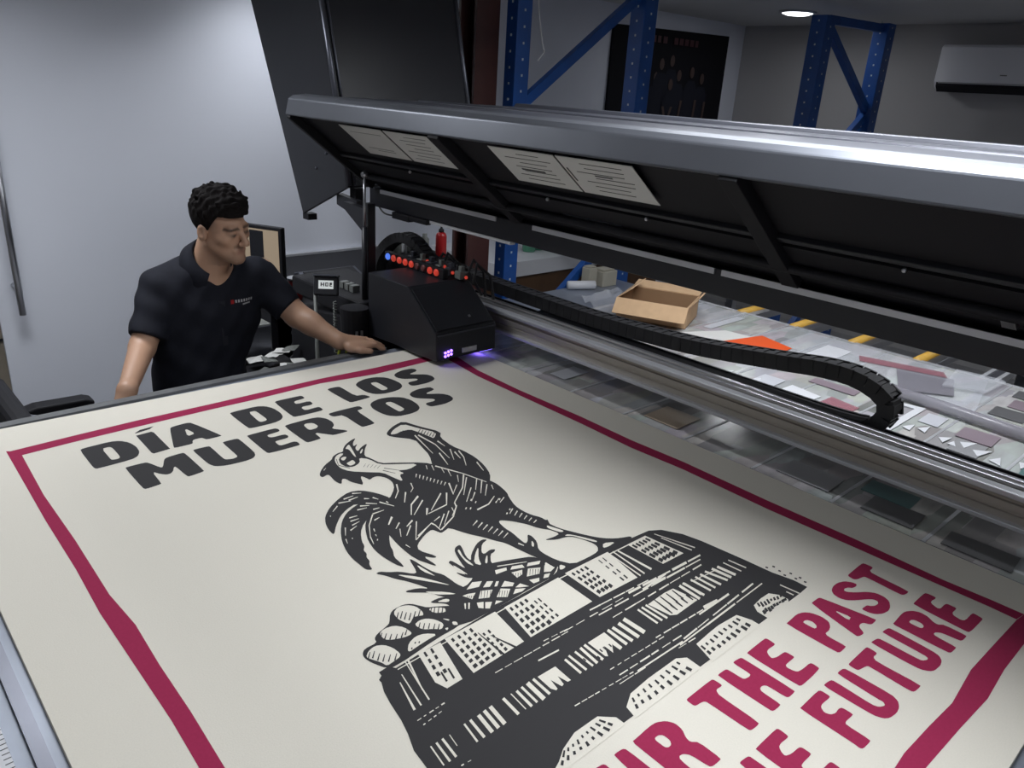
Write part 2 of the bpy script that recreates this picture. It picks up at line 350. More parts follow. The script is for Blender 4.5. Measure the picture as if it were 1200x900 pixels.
# hood: open lid running the length of the gantry
HY0, HY1 = -.72, 2.435
hood = obj('hood', MB().prism([(1.255, .722), (1.268, .772), (1.285, .783), (1.335, .788), (1.335, .760), (1.30, .716)], 'y', HY0, HY1), 'rim_metal', pr, .004)
def plate(P, th):          # quad P (4 pts) thickened along its normal
    P = [Vector(p) for p in P]; n = (P[1] - P[0]).cross(P[3] - P[0]).normalized() * th
    return MB().hexa([tuple(p) for p in P] + [tuple(p + n) for p in P])
top = MB().hexa([(1.33, HY0, .772), (1.95, HY0, .772), (1.95, 2.05, .772), (1.33, HY1 - .01, .768), (1.33, HY0, .786), (1.95, HY0, .784), (1.95, 2.05, .785), (1.33, HY1 - .01, .784)])
obj('top_skin', top, 'hood_paint', hood)
obj('top_ridge', MB().hexa([(1.905, HY0, .783), (1.96, HY0, .783), (1.96, 2.045, .783), (1.905, 2.06, .783), (1.915, HY0, .796), (1.95, HY0, .796), (1.95, 2.045, .796), (1.915, 2.06, .796)]), 'hood_paint', hood, .003)
obj('top_ridge', MB().hexa([(1.62, HY0, .784), (1.66, HY0, .784), (1.66, 2.20, .784), (1.62, 2.22, .784), (1.625, HY0, .7895), (1.655, HY0, .7895), (1.655, 2.20, .7895), (1.625, 2.22, .7895)]), 'hood_paint', hood, .002)
ax = Vector((.28, 0, -.21)).normalized(); nn = Vector((.21, 0, .28)).normalized()      # lid plane direction and outward normal
def lid(s0, s1, y0, y1, h0, h1):
    o = Vector((1.30, 0, .70)); P = []
    for h in (h0, h1):
        for (s, y) in ((s0, y0), (s1, y0), (s1, y1), (s0, y1)): q = o + ax * s + nn * h; P.append((q.x, y, q.z))
    return MB().hexa(P)
obj('inner_panel', lid(-.05, .40, HY0, HY1 - .01, .012, .020), 'hood_inside', hood)
obj('inner_ledge', lid(.165, .180, HY0, HY1 - .03, .000, .013), 'black_metal', hood, .002)
obj('hinge_shaft', MB().tube([(1.515, HY0, .530), (1.515, HY1 - .05, .530)], .010, 10), 'hood_inside', hood, smooth=True)
obj('inner_tray', lid(.20, .335, HY0, HY1 - .02, .004, .012), 'hood_inside', hood)
for y, wd in ((2.415, .020), (1.655, .045), (.785, .040), (-.10, .040)):
    r = obj('rib', lid(-.045, .345, y - wd / 2, y + wd / 2, -.016, .011), 'hood_inside', hood, .002)
    obj('bolt', MB().ball((1.545, y + .05, .527), .006, 5), 'steel', r, smooth=True)
for y in (2.02, 1.42, 1.10, .52, .20):
    q = Vector((1.30, 0, .70)) + ax * .19 + nn * -.002; obj('bolt', MB().ball((q.x, y, q.z), .005, 5), 'steel', hood, smooth=True)
obj('hinge_beam', Box(1.585, 1.630, HY0, HY1 + .02, .415, .480), 'black_metal', hood, .003)
for a, b in ((2.38, 1.76), (1.60, .985), (.965, .16), (.14, -.70)): obj('edge_trim', Box(1.580, 1.5865, b, a, .466, .480), 'aluminium', hood)
obj('strip_light', Box(1.590, 1.612, 1.70, 2.24, .4035, .4145), 'white_plastic', hood, .002)
obj('sensor', MB().box(1.575, 1.600, 2.20, 2.30, .392, .4145).box(1.577, 1.598, 2.10, 2.20, .398, .4145), 'black_matt', hood, .003)
obj('sensor_cable', MB().tube(spline([(1.59, 2.29, .40), (1.585, 2.36, .40), (1.59, 2.42, .43)], 6), .003, 6), 'rubber', hood)
obj('back_skin', plate([(1.632, HY0, .46), (1.632, HY1, .46), (1.945, 2.05, .772), (1.945, HY0, .772)], .006), 'black_metal', hood)
obj('fixing_label', lid(.262, .315, 1.22, 1.42, .0015, .004), 'gunmetal', hood)
for y in (.36, .30): obj('latch', lid(.295, .325, y - .012, y + .012, -.006, .004), 'steel', hood)
post = obj('hood_post', Box(1.50, 1.532, 2.335, 2.365, -.02, .44), 'black_metal', pr, .002)
obj('post_bracket', MB().prism([(2.365, .42), (2.50, .425), (2.50, .40), (2.365, .33)], 'x', 1.505, 1.527), 'black_metal', post)
st_ = obj('gas_strut', MB().tube([(1.488, 2.335, .535), (1.488, 2.338, .34)], .005, 10).ball((1.488, 2.335, .54), .013, 6), 'steel', pr, smooth=True)
obj('strut_sleeve', MB().tube([(1.488, 2.338, .36), (1.488, 2.342, .10)], .010, 10), 'black_metal', st_, smooth=True)
# end cover standing open behind the hood
def far(mb):            # the cover was measured nearer; set it back behind the hood end
    mb.v = [(x * 1.085, y * 1.085, .85 + (z - .85) * 1.085) for x, y, z in mb.v]; return mb
def edge(t): return 2.285 + .265 * (t - .45), 2.585 + .40 * (t - .34)
lo_, hi_ = .50, 1.34
y0a, y1a = edge(lo_)[0], 2.61; y0b, y1b = edge(hi_)[0], 2.995
cov = obj('end_cover', far(MB().hexa([(1.40, y0a, .505), (1.97, y0a, .505), (1.97, y0a + .012, .500), (1.40, y0a + .012, .500), (1.40, y0b, hi_), (1.97, y0b, hi_), (1.97, y0b + .012, hi_ - .003), (1.40, y0b + .012, hi_ - .003)])), 'black_metal', pr, .003)
def side(x0, x1): return MB().hexa([(x0, y0a, .505), (x1, y0a, .505), (x1, y1a, .372), (x0, y1a, .372), (x0, y0b, hi_), (x1, y0b, hi_), (x1, y1b, hi_ - .13), (x0, y1b, hi_ - .13)])
obj('side_flange', far(side(1.400, 1.412)), 'black_metal', cov, .003); obj('side_flange', far(side(1.958, 1.970)), 'black_metal', cov, .003)
obj('top_flange', far(MB().hexa([(1.412, y0b, hi_ - .012), (1.958, y0b, hi_ - .012), (1.958, y1b, hi_ - .142), (1.412, y1b, hi_ - .142), (1.412, y0b, hi_), (1.958, y0b, hi_), (1.958, y1b, hi_ - .13), (1.412, y1b, hi_ - .13)])), 'black_metal', cov)
obj('folded_edge', far(MB().tube([(1.404, y0a - .002, .51), (1.404, y0b - .002, hi_)], .009, 10)), 'gunmetal', cov, smooth=True)
obj('folded_edge', far(MB().tube([(1.425, y0a - .004, .51), (1.425, y0b - .004, hi_)], .004, 8)), 'gunmetal', cov, smooth=True)
obj('folded_edge', far(MB().tube([(1.962, y0a - .002, .51), (1.962, y0b - .002, hi_)], .008, 10)), 'gunmetal', cov, smooth=True)
obj('hinge_foot', far(MB().box(1.405, 1.44, 2.58, 2.62, .352, .374)), 'black_matt', cov); obj('hinge_foot', far(MB().box(1.43, 1.46, 2.30, 2.335, .41, .50)), 'black_matt', cov)
obj('cover_arm', MB().prism([(2.46, .43), (2.60, .44), (2.60, .40), (2.46, .37)], 'x', 1.535, 1.56), 'black_metal', cov)
for p in ((1.398, 2.50, .545), (1.398, 2.43, .60)): obj('rivet', far(MB().ball(p, .005, 5)), 'gunmetal', cov, smooth=True)

# roller table on the far side of the bed
rt = thing('roller_table', 'low steel roller table with yellow rollers beyond the printer bed', 'roller table', (3.2, .8, -T))
for x in (3.005, 3.36, 3.44): obj('long_rail', Box(x - .012, x + .012, -.70, 2.05, -.06, -.014), 'aluminium', rt, .002)
me_r = mesh_of('roller', MB().tube([(-.17, 0, 0), (.17, 0, 0)], .019, 14), 'roller_yellow', 0.0, True)
for y in (1.712, 1.462, 1.208, .957, .20, -.05, -.3):
    inst(me_r, 'roller', Tr(3.175, y, -.024 + T), rt)
    obj('cross_bar', Box(3.016, 3.40, y - .062, y - .026, -.05, -.018), 'steel', rt, .002)
for y in (.735, .690): obj('cross_bar', Box(3.016, 3.40, y - .007, y + .007, -.04, -.013), 'aluminium', rt)
obj('cross_channel', Box(3.016, 3.40, .690, .735, -.05, -.022), 'gunmetal', rt)
for y in np.arange(-.6, 2.0, .12): obj('side_bracket', Box(3.372, 3.428, y - .03, y + .03, -.045, -.020), 'gunmetal' if int(y * 100) % 3 else 'aluminium', rt)
obj('lower_shelf', Box(3.0, 3.46, -.7, 2.05, -.50, -.48), 'black_matt', rt)
for y in (-.66, .70, 2.02):
    for x in (3.01, 3.44): obj('leg', Box(x - .02, x + .02, y - .02, y + .02, -T, -.06), 'steel', rt)

# flat print of the board, traced in tenths of a millimetre on the board itself
ART = {
 'title': [
  ['K', '4018,18536 4065,18573 4199,18590 4562,18604 4726,18591 4847,18537 4916,18476 4998,18347 5036,18242 5068,18057 5073,17932 5055,17742 5027,17636 4961,17507 4905,17446 4804,17390 4621,17366 4182,17352 4029,17357 4002,17385 3991,17427 3984,17526 3986,17747 3998,18325|4451,18322 4553,18326 4594,18303 4618,18232 4624,18105 4618,17799 4610,17681 4594,17628 4576,17605 4541,17588 4507,17588 4440,17607 4416,17632 4410,17687 4411,17826 4416,18195'],
  ['K', '5275,18600 5639,18626 5677,18542 5657,17428 5271,17393 5244,17464', '5291,18751 5455,18881 5800,18914 5670,18795 5323,18728'],
  ['K', '6082,18564 6133,18609 6223,18631 6444,18650 6540,18645 6604,18610 6686,18362 6862,17670 6911,17440 6883,17425 6806,17422 6603,17426 6530,17447 6511,17503 6500,17537 6484,17582 6443,17598 6336,17603 6288,17594 6251,17563 6229,17525 6200,17442 6180,17410 6145,17397 6058,17396 5834,17404 5759,17420 5755,17460 5814,17680 6001,18325|6381,18275 6437,18010 6412,17912 6283,17882 6264,17969 6337,18264'],
  ['K', '7647,18609 7696,18648 7848,18663 8262,18670 8443,18649 8564,18576 8627,18504 8694,18359 8719,18233 8729,17999 8718,17866 8678,17700 8637,17613 8554,17519 8480,17473 8341,17426 8171,17415 7806,17428 7673,17444 7636,17481 7625,17707 7629,18369|8101,18412 8197,18412 8235,18399 8254,18357 8260,18223 8258,17866 8246,17730 8209,17675 8168,17656 8082,17652 8047,17668 8028,17718 8031,17868 8060,18274'],
  ['K', '8946,18665 9002,18704 9154,18713 9562,18701 9713,18689 9751,18662 9762,18620 9756,18519 9741,18478 9702,18457 9638,18446 9486,18435 9420,18416 9375,18369 9358,18325 9354,18239 9431,18211 9671,18213 9750,18173 9745,18050 9725,17995 9669,17951 9601,17941 9454,17955 9390,17945 9345,17900 9332,17845 9339,17726 9415,17692 9641,17709 9727,17701 9757,17663 9764,17614 9754,17505 9731,17459 9673,17431 9506,17426 9069,17440 8914,17459 8880,17506 8879,17741 8915,18419'],
  ['K', '10587,18682 10648,18719 10720,18729 10874,18723 10940,18706 10983,18664 10994,18482 10985,17987 11031,17813 11177,17776 11241,17721 11286,17596 11289,17542 11253,17504 11129,17486 10794,17471 10667,17478 10613,17515 10589,17750 10573,18435'],
  ['K', '11471,18573 11575,18672 11671,18728 11857,18795 11987,18812 12193,18793 12316,18744 12476,18615 12545,18510 12592,18325 12609,18193 12613,17984 12595,17871 12540,17739 12484,17665 12372,17575 12282,17533 12124,17497 12003,17488 11798,17500 11684,17528 11548,17603 11481,17678 11418,17829 11396,17958 11395,18192 11403,18324 11428,18486|11890,18426 11970,18440 12014,18433 12064,18399 12082,18274 12084,17936 12070,17809 12025,17760 11986,17743 11913,17740 11877,17752 11842,17788 11837,17923 11856,18295'],
  ['K', '12861,18612 12955,18694 13047,18741 13231,18803 13358,18817 13553,18799 13637,18769 13690,18697 13694,18639 13653,18540 13575,18493 13384,18452 13318,18423 13311,18377 13387,18314 13621,18172 13714,18079 13756,17943 13759,17857 13728,17735 13692,17671 13618,17601 13538,17562 13372,17514 13227,17502 12957,17513 12846,17532 12779,17577 12762,17629 12779,17740 12801,17793 12849,17843 12921,17857 13091,17846 13167,17858 13225,17903 13239,17933 13222,17980 13148,18031 12946,18139 12861,18215 12807,18335 12797,18417 12821,18543'],
  ['K', '4528,17037 4560,17055 4644,17060 4864,17058 4953,17047 4995,17017 5036,16926 5116,16688 5153,16609 5182,16608 5222,16676 5313,16884 5360,16969 5407,17013 5497,17034 5725,17055 5810,17045 5834,16997 5842,16758 5844,16112 5836,15897 5809,15881 5737,15865 5550,15838 5479,15839 5454,15869 5440,15997 5426,16354 5411,16468 5381,16449 5357,16411 5314,16319 5284,16271 5234,16218 5200,16200 5147,16198 5112,16216 5058,16272 5017,16334 4946,16467 4916,16379 4897,15991 4883,15860 4861,15846 4791,15834 4606,15812 4537,15821 4515,15867 4510,16104 4516,16793'],
  ['K', '6050,17043 6083,17065 6158,17069 6351,17058 6422,17043 6440,17007 6443,16843 6434,16400 6436,16235 6450,16173 6485,16140 6576,16105 6628,16099 6694,16117 6722,16140 6741,16193 6750,16373 6758,16871 6772,17049 6807,17071 6881,17077 7069,17072 7139,17054 7160,17005 7164,16816 7152,16309 7137,16108 7102,15999 7069,15941 7004,15877 6943,15848 6824,15826 6694,15826 6427,15850 6295,15880 6163,15946 6107,16001 6070,16100 6055,16178 6047,16312 6043,16490 6040,16897'],
  ['K', '7399,17067 7439,17088 7587,17096 8000,17101 8153,17084 8192,17031 8201,16988 8189,16909 8169,16877 8123,16860 8053,16850 7892,16840 7830,16826 7805,16794 7798,16766 7800,16716 7813,16687 7849,16651 7925,16638 8116,16635 8188,16613 8210,16547 8210,16506 8188,16447 8168,16420 8129,16399 8059,16393 7886,16395 7821,16385 7797,16354 7787,16306 7782,16190 7793,16140 7829,16105 7905,16101 8098,16124 8177,16116 8216,16069 8225,16019 8213,15918 8195,15879 8153,15862 7989,15859 7548,15867 7395,15887 7368,15938 7364,16169 7380,16832'],
  ['K', '8416,17064 8476,17106 8632,17124 9049,17136 9232,17129 9355,17098 9422,17047 9498,16924 9527,16827 9534,16659 9520,16561 9472,16435 9425,16367 9332,16286 9345,16207 9478,16051 9530,15982 9554,15929 9552,15904 9524,15884 9439,15879 9215,15886 9129,15906 9091,15958 9027,16041 8874,16238 8818,16227 8803,15997 8788,15914 8756,15893 8681,15883 8488,15875 8417,15893 8394,15952 8388,16182 8394,16828|8852,16868 8914,16904 8967,16902 9062,16861 9098,16801 9108,16661 9093,16593 9036,16529 8980,16504 8868,16496 8825,16510 8804,16560 8804,16632 8824,16800'],
  ['K', '9722,17118 9772,17151 9948,17161 10435,17157 10616,17145 10662,17114 10677,17074 10676,16986 10662,16947 10621,16917 10574,16905 10473,16900 10432,16704 10410,16135 10388,15938 10344,15904 10269,15891 10088,15886 10018,15895 9987,15928 9981,16116 9995,16660 9952,16853 9810,16875 9751,16897 9716,16944 9705,16989 9705,17078'],
  ['K', '10989,17055 11080,17143 11171,17191 11356,17248 11485,17252 11686,17207 11805,17153 11958,17035 12029,16934 12089,16751 12100,16613 12077,16385 12049,16263 11990,16124 11936,16050 11831,15964 11742,15925 11582,15893 11452,15892 11225,15921 11109,15968 10988,16081 10934,16175 10894,16344 10878,16469 10871,16676 10887,16801 10941,16970|11375,16885 11439,16920 11484,16921 11555,16890 11581,16761 11589,16408 11575,16274 11526,16221 11483,16198 11405,16183 11372,16190 11353,16227 11348,16364 11352,16745'],
  ['K', '12329,17056 12418,17136 12510,17182 12698,17237 12835,17244 13057,17206 13138,17169 13158,17095 13159,17046 13141,16972 13063,16930 12850,16879 12774,16849 12756,16809 12825,16752 13047,16619 13144,16528 13209,16386 13221,16293 13192,16154 13152,16083 13062,16007 12970,15967 12786,15922 12644,15916 12401,15946 12308,15970 12269,16015 12256,16060 12253,16152 12268,16198 12315,16245 12384,16258 12547,16250 12618,16263 12666,16310 12676,16345 12658,16401 12588,16470 12397,16620 12318,16705 12275,16810 12268,16882 12292,16992'],
 ],
 'slogan': [
  ['R', '8573,4684 8605,4691 8736,4693 9110,4693 9245,4687 9266,4670 9273,4635 9274,4548 9266,4517 9241,4509 9213,4509 9155,4515 9126,4513 9099,4501 9081,4480 9054,4428 9043,4269 9035,3858 9017,3722 8972,3714 8928,3713 8843,3718 8808,3726 8789,3745 8782,3887 8778,4309 8772,4462 8758,4483 8744,4494 8714,4504 8681,4510 8611,4517 8581,4524 8561,4541 8556,4573 8560,4655'],
  ['R', '9408,4679 9441,4686 9485,4687 9585,4682 9624,4674 9643,4654 9650,4596 9652,4441 9659,4384 9678,4365 9706,4355 9770,4346 9803,4347 9835,4360 9846,4427 9848,4616 9857,4683 9883,4693 9923,4693 10018,4682 10056,4672 10072,4650 10075,4450 10066,3894 10055,3714 10031,3707 9991,3704 9895,3703 9856,3710 9834,3733 9826,3801 9822,3985 9814,4056 9795,4080 9777,4092 9742,4101 9719,4101 9683,4092 9665,4079 9644,4049 9635,3973 9628,3778 9615,3711 9580,3703 9538,3702 9446,3706 9409,3716 9391,3739 9387,3925 9395,4483'],
  ['R', '10244,4670 10291,4675 10405,4677 10709,4678 10819,4672 10839,4651 10843,4613 10833,4522 10821,4490 10794,4483 10752,4483 10656,4491 10606,4490 10554,4478 10525,4459 10489,4414 10474,4386 10463,4349 10479,4329 10538,4307 10598,4297 10717,4290 10764,4281 10784,4261 10790,4227 10790,4147 10782,4118 10759,4112 10712,4110 10593,4112 10539,4111 10496,4105 10476,4094 10459,4067 10458,4034 10471,3963 10483,3932 10505,3908 10536,3897 10606,3887 10672,3882 10802,3879 10852,3872 10872,3852 10876,3822 10869,3749 10859,3722 10833,3713 10777,3707 10638,3700 10526,3698 10332,3701 10257,3707 10224,3724 10216,3910 10226,4472'],
  ['R', '11492,4648 11545,4649 11624,4652 11810,4661 11904,4654 11997,4625 12049,4595 12109,4535 12139,4480 12167,4378 12170,4313 12150,4220 12120,4172 12051,4121 12002,4097 11926,4076 11880,4071 11815,4076 11784,4067 11755,4033 11745,3955 11745,3754 11732,3686 11694,3680 11647,3677 11546,3677 11503,3684 11475,3706 11468,3893 11473,4454|11761,4474 11806,4482 11834,4478 11873,4459 11890,4436 11904,4385 11899,4349 11872,4293 11850,4269 11811,4253 11789,4251 11760,4262 11750,4306 11747,4430'],
  ['R', '12411,4652 12470,4656 12525,4655 12632,4650 12675,4640 12696,4618 12743,4418 12858,3856 12884,3671 12849,3663 12810,3660 12728,3661 12691,3667 12663,3685 12646,3708 12623,3759 12599,3781 12550,3796 12515,3796 12458,3783 12421,3754 12367,3680 12338,3653 12305,3645 12272,3646 12206,3658 12177,3669 12156,3689 12196,3879 12340,4451|12550,4242 12587,4058 12572,3993 12491,3980 12478,4040 12523,4237'],
  ['R', '13116,4613 13203,4640 13270,4649 13382,4649 13451,4637 13547,4601 13598,4566 13654,4498 13673,4457 13677,4402 13659,4379 13604,4368 13565,4368 13502,4382 13473,4398 13446,4432 13418,4450 13359,4469 13326,4469 13287,4451 13276,4434 13282,4404 13307,4371 13378,4305 13441,4257 13558,4179 13617,4127 13678,4050 13700,3994 13704,3906 13693,3852 13654,3778 13608,3736 13512,3684 13451,3660 13363,3642 13299,3642 13197,3660 13139,3681 13068,3725 13033,3759 12998,3819 12985,3865 12979,3944 12990,3972 13028,3977 13069,3976 13152,3969 13185,3956 13202,3925 13222,3905 13268,3874 13305,3862 13372,3855 13407,3860 13446,3881 13459,3903 13458,3947 13439,3979 13380,4030 13319,4072 13196,4145 13127,4191 13044,4257 13007,4300 12980,4366 12976,4414 12990,4495 13014,4538 13069,4588'],
  ['R', '13836,4636 13892,4641 14011,4644 14320,4648 14442,4645 14495,4634 14514,4595 14520,4486 14507,4446 14465,4435 14432,4431 14373,4433 14341,4419 14304,4375 14287,4215 14272,3789 14250,3648 14198,3640 14159,3641 14093,3653 14063,3666 14037,3694 14035,3834 14056,4235 14058,4381 14042,4407 13998,4424 13885,4447 13835,4465 13797,4494 13791,4530 13811,4608'],
  ['R', '9788,3480 9820,3480 9932,3481 10245,3483 10362,3477 10390,3456 10398,3420 10395,3335 10385,3303 10359,3295 10307,3294 10180,3302 10121,3300 10070,3286 10042,3264 10007,3215 10002,3182 10024,3132 10048,3109 10101,3088 10142,3083 10214,3091 10252,3089 10295,3076 10310,3037 10310,2933 10300,2898 10270,2894 10221,2895 10108,2901 10061,2897 10031,2879 10019,2798 10013,2575 10001,2500 9972,2494 9924,2493 9810,2498 9765,2507 9746,2529 9742,2552 9749,2599 9752,2628 9754,2666 9759,2833 9772,3313'],
  ['R', '10547,3481 10595,3483 10637,3481 10716,3470 10748,3458 10766,3431 10765,3294 10743,2921 10743,2782 10765,2726 10794,2697 10860,2666 10893,2667 10926,2701 10935,2727 10929,2771 10936,2917 10963,3325 10984,3467 11017,3473 11053,3473 11130,3466 11164,3456 11188,3432 11197,3272 11199,2833 11188,2666 11151,2592 11114,2554 11039,2513 10983,2494 10892,2480 10823,2481 10709,2497 10654,2515 10603,2550 10575,2588 10542,2664 10531,2763 10529,2987 10529,3145 10531,3395'],
  ['R', '11338,3450 11379,3455 11501,3456 11833,3455 11961,3452 12007,3443 12018,3407 12007,3307 11994,3272 11964,3263 11933,3261 11869,3265 11834,3251 11793,3205 11781,3042 11785,2613 11772,2473 11731,2471 11684,2472 11587,2480 11546,2493 11524,2523 11525,2665 11554,3072 11556,3218 11533,3237 11489,3250 11378,3270 11335,3284 11316,3304 11313,3338 11321,3420'],
  ['R', '12191,3452 12222,3454 12261,3450 12350,3435 12386,3421 12406,3394 12411,3266 12407,2915 12408,2780 12414,2716 12435,2685 12491,2657 12520,2650 12552,2656 12568,2671 12585,2711 12596,2863 12611,3295 12629,3445 12667,3449 12708,3446 12791,3434 12825,3422 12844,3400 12843,3248 12822,2825 12808,2661 12787,2581 12759,2539 12699,2492 12651,2472 12567,2455 12497,2453 12372,2461 12313,2473 12260,2502 12228,2534 12184,2604 12167,2670 12161,2799 12163,2961 12176,3326'],
  ['R', '13025,3428 13085,3428 13167,3432 13354,3442 13447,3443 13535,3435 13591,3417 13673,3370 13714,3331 13754,3262 13763,3212 13752,3129 13732,3078 13683,3007 13663,2966 13652,2915 13667,2882 13723,2833 13741,2741 13738,2518 13727,2444 13698,2440 13658,2439 13568,2442 13529,2450 13500,2468 13485,2529 13466,2697 13447,2770 13406,2818 13378,2837 13334,2843 13312,2837 13287,2811 13273,2730 13258,2517 13240,2447 13202,2445 13157,2446 13061,2451 13021,2460 12998,2485 12992,2627 12998,3037 13001,3227 13004,3377|13329,3263 13375,3263 13402,3254 13437,3226 13449,3192 13448,3121 13437,3085 13407,3050 13383,3037 13343,3034 13321,3039 13296,3059 13288,3099 13287,3199 13292,3238 13309,3257'],
  ['R', '13930,3428 13989,3433 14087,3434 14324,3432 14421,3427 14471,3415 14489,3376 14493,3271 14481,3234 14441,3226 14406,3227 14340,3240 14299,3241 14244,3233 14211,3202 14169,3120 14162,3083 14182,3055 14227,3045 14342,3044 14395,3039 14439,3025 14454,2988 14452,2891 14440,2857 14406,2852 14364,2851 14273,2855 14228,2847 14183,2820 14162,2781 14143,2693 14149,2655 14184,2627 14256,2616 14438,2613 14509,2607 14536,2593 14538,2555 14517,2459 14496,2426 14457,2422 14351,2424 14075,2431 13963,2438 13895,2449 13870,2461 13862,2487 13869,2674 13899,3233'],
  ['R', '7309,4699 7369,4699 7451,4703 7638,4713 7731,4714 7819,4706 7875,4688 7957,4641 7998,4602 8038,4533 8047,4483 8036,4400 8016,4349 7967,4278 7947,4237 7936,4186 7951,4153 8007,4104 8025,4012 8022,3789 8011,3715 7982,3711 7942,3710 7852,3713 7813,3721 7784,3739 7769,3800 7750,3968 7731,4041 7690,4089 7662,4108 7618,4114 7596,4108 7571,4082 7557,4001 7542,3788 7524,3718 7486,3716 7441,3717 7345,3722 7305,3731 7282,3756 7276,3898 7282,4308 7285,4498 7288,4648|7613,4534 7659,4534 7686,4525 7721,4497 7733,4463 7732,4392 7721,4356 7691,4321 7667,4308 7627,4305 7605,4310 7580,4330 7572,4370 7571,4470 7576,4509 7593,4528'],
  ['R', '6476,4720 6524,4722 6566,4720 6645,4709 6677,4697 6695,4670 6694,4533 6672,4160 6672,4021 6694,3965 6723,3936 6789,3905 6822,3906 6855,3940 6864,3966 6858,4010 6865,4156 6892,4564 6913,4706 6946,4712 6982,4712 7059,4705 7093,4695 7117,4671 7126,4511 7128,4072 7117,3905 7080,3831 7043,3793 6968,3752 6912,3733 6821,3719 6752,3720 6638,3736 6583,3754 6532,3789 6504,3827 6471,3903 6460,4002 6458,4226 6458,4384 6460,4634'],
  ['R', '8552,3494 8599,3499 8713,3501 9017,3502 9127,3496 9147,3475 9151,3437 9141,3346 9129,3314 9102,3307 9060,3307 8964,3315 8914,3314 8862,3302 8833,3283 8797,3238 8782,3210 8771,3173 8787,3153 8846,3131 8906,3121 9025,3114 9072,3105 9092,3085 9098,3051 9098,2971 9090,2942 9067,2936 9020,2934 8901,2936 8847,2935 8804,2929 8784,2918 8767,2891 8766,2858 8779,2787 8791,2756 8813,2732 8844,2721 8914,2711 8980,2706 9110,2703 9160,2696 9180,2676 9184,2646 9177,2573 9167,2546 9141,2537 9085,2531 8946,2524 8834,2522 8640,2525 8565,2531 8532,2548 8524,2734 8534,3296'],
  ['R', '7706,3497 7739,3504 7783,3505 7883,3500 7922,3492 7941,3472 7948,3414 7950,3259 7957,3202 7976,3183 8004,3173 8068,3164 8101,3165 8133,3178 8144,3245 8146,3434 8155,3501 8181,3511 8221,3511 8316,3500 8354,3490 8370,3468 8373,3268 8364,2712 8353,2532 8329,2525 8289,2522 8193,2521 8154,2528 8132,2551 8124,2619 8120,2803 8112,2874 8093,2898 8075,2910 8040,2919 8017,2919 7981,2910 7963,2897 7942,2867 7933,2791 7926,2596 7913,2529 7878,2521 7836,2520 7744,2524 7707,2534 7689,2557 7685,2743 7693,3301'],
 ],
 'border': [
  ['R', '2697,19341 4087,19426 5585,19491 7458,19495 9066,19526 10846,19561 12740,19468 14742,19476 15762,19495 15631,19054 14344,19035 12426,18989 10654,19223 8623,19135 7307,19135 5455,19101 3988,19056 2892,18983'],
  ['R', '2692,19399 2633,17011 2599,15650 2584,13624 2530,12096 2545,10623 2561,9071 2534,8044 2660,6200 2700,4000 2650,2600 2680,1950 2980,2000 3000,3000 2950,4500 2990,6100 2787,7835 2827,9044 2834,10279 2874,11436 2804,12493 2841,14570 2831,16759 2933,19224'],
  ['R', '15200,19333 15651,19354 15288,17500 15213,15507 15270,13049 15220,11172 15295,9592 15245,7189 15271,5193 15220,3354 15271,2545 15282,1973 14991,2017 15004,2462 14969,3549 14939,5039 14888,6981 14942,9338 14850,10870 14919,12725 14930,15205 14938,17087'],
  ['R', '15273,1971 14985,2009 13767,2051 12838,2080 11769,2000 10984,2048 10156,2081 9785,2060 8500,2080 7000,2000 5000,2060 2680,2030 2660,1640 5000,1600 7000,1560 9000,1600 10133,1773 11316,1725 12318,1667 13290,1717 14371,1706 15136,1815'],
 ],
 'rooster': [
  ['K', '10269,15192 10359,15281 10460,15356 10628,15457 10774,15520 10977,15579 11090,15493 11172,15219 11263,14972 11414,14620 11421,14425 11291,14278 11226,14090 11189,13762 11190,13553 11228,13348 11244,13172 11248,12931 11227,12736 11173,12482 11111,12285 11007,12038 10899,11870 10729,11687 10597,11740 10424,12058 10300,12362 10154,12824 10163,13127 10339,13436 10437,13667 10507,13944 10560,14151 10624,14401 10562,14604 10336,14868 10244,15012 10237,15116'],
  ['W', '10358,15138 10503,15256 10646,15335 10865,15417 10989,15350 11082,15095 11169,14886 11297,14611 11286,14448 11135,14308 11072,14291 11061,14383 11037,14511 10988,14747 10955,14888 10921,15009 10850,15065 10704,15086 10606,15080 10502,15044 10426,15043 10336,15079'],
  ['k', '10464,14920 10712,15075 10719,15103 10473,14959'],
  ['k', '10490,14804 10793,15037 10797,15063 10494,14840'],
  ['k', '10555,14720 10847,14985 10846,15007 10553,14751'],
  ['k', '10626,14672 10854,14895 10852,14915 10622,14700'],
  ['k', '10951,14747 11137,14912 11137,14929 10952,14786'],
  ['k', '10981,14665 11167,14830 11168,14846 10982,14705'],
  ['k', '11012,14584 11198,14747 11198,14764 11013,14623'],
  ['k', '11042,14503 11228,14665 11229,14681 11043,14542'],
  ['k', '11072,14422 11258,14583 11259,14599 11073,14461'],
  ['k', '11102,14342 11288,14501 11289,14518 11103,14381'],
  ['W', '10763,14677 10656,14186 10523,13580 10543,13591 10693,14207 10817,14710'],
  ['W', '10841,14630 10870,13948 10696,13150 10715,13160 10908,13975 10897,14679'],
  ['W', '11028,14066 11015,13735 11036,13750 11085,14107'],
  ['W', '11007,13540 10730,13019 10745,13019 11050,13542'],
  ['W', '10994,13337 10905,12984 10924,12993 11046,13363'],
  ['W', '11114,13331 11008,12997 10778,12615 10792,12614 11040,13003 11166,13353'],
  ['W', '11080,12593 10941,12165 10959,12172 11130,12612'],
  ['W', '10651,13511 10452,12898 10470,12905 10700,13531'],
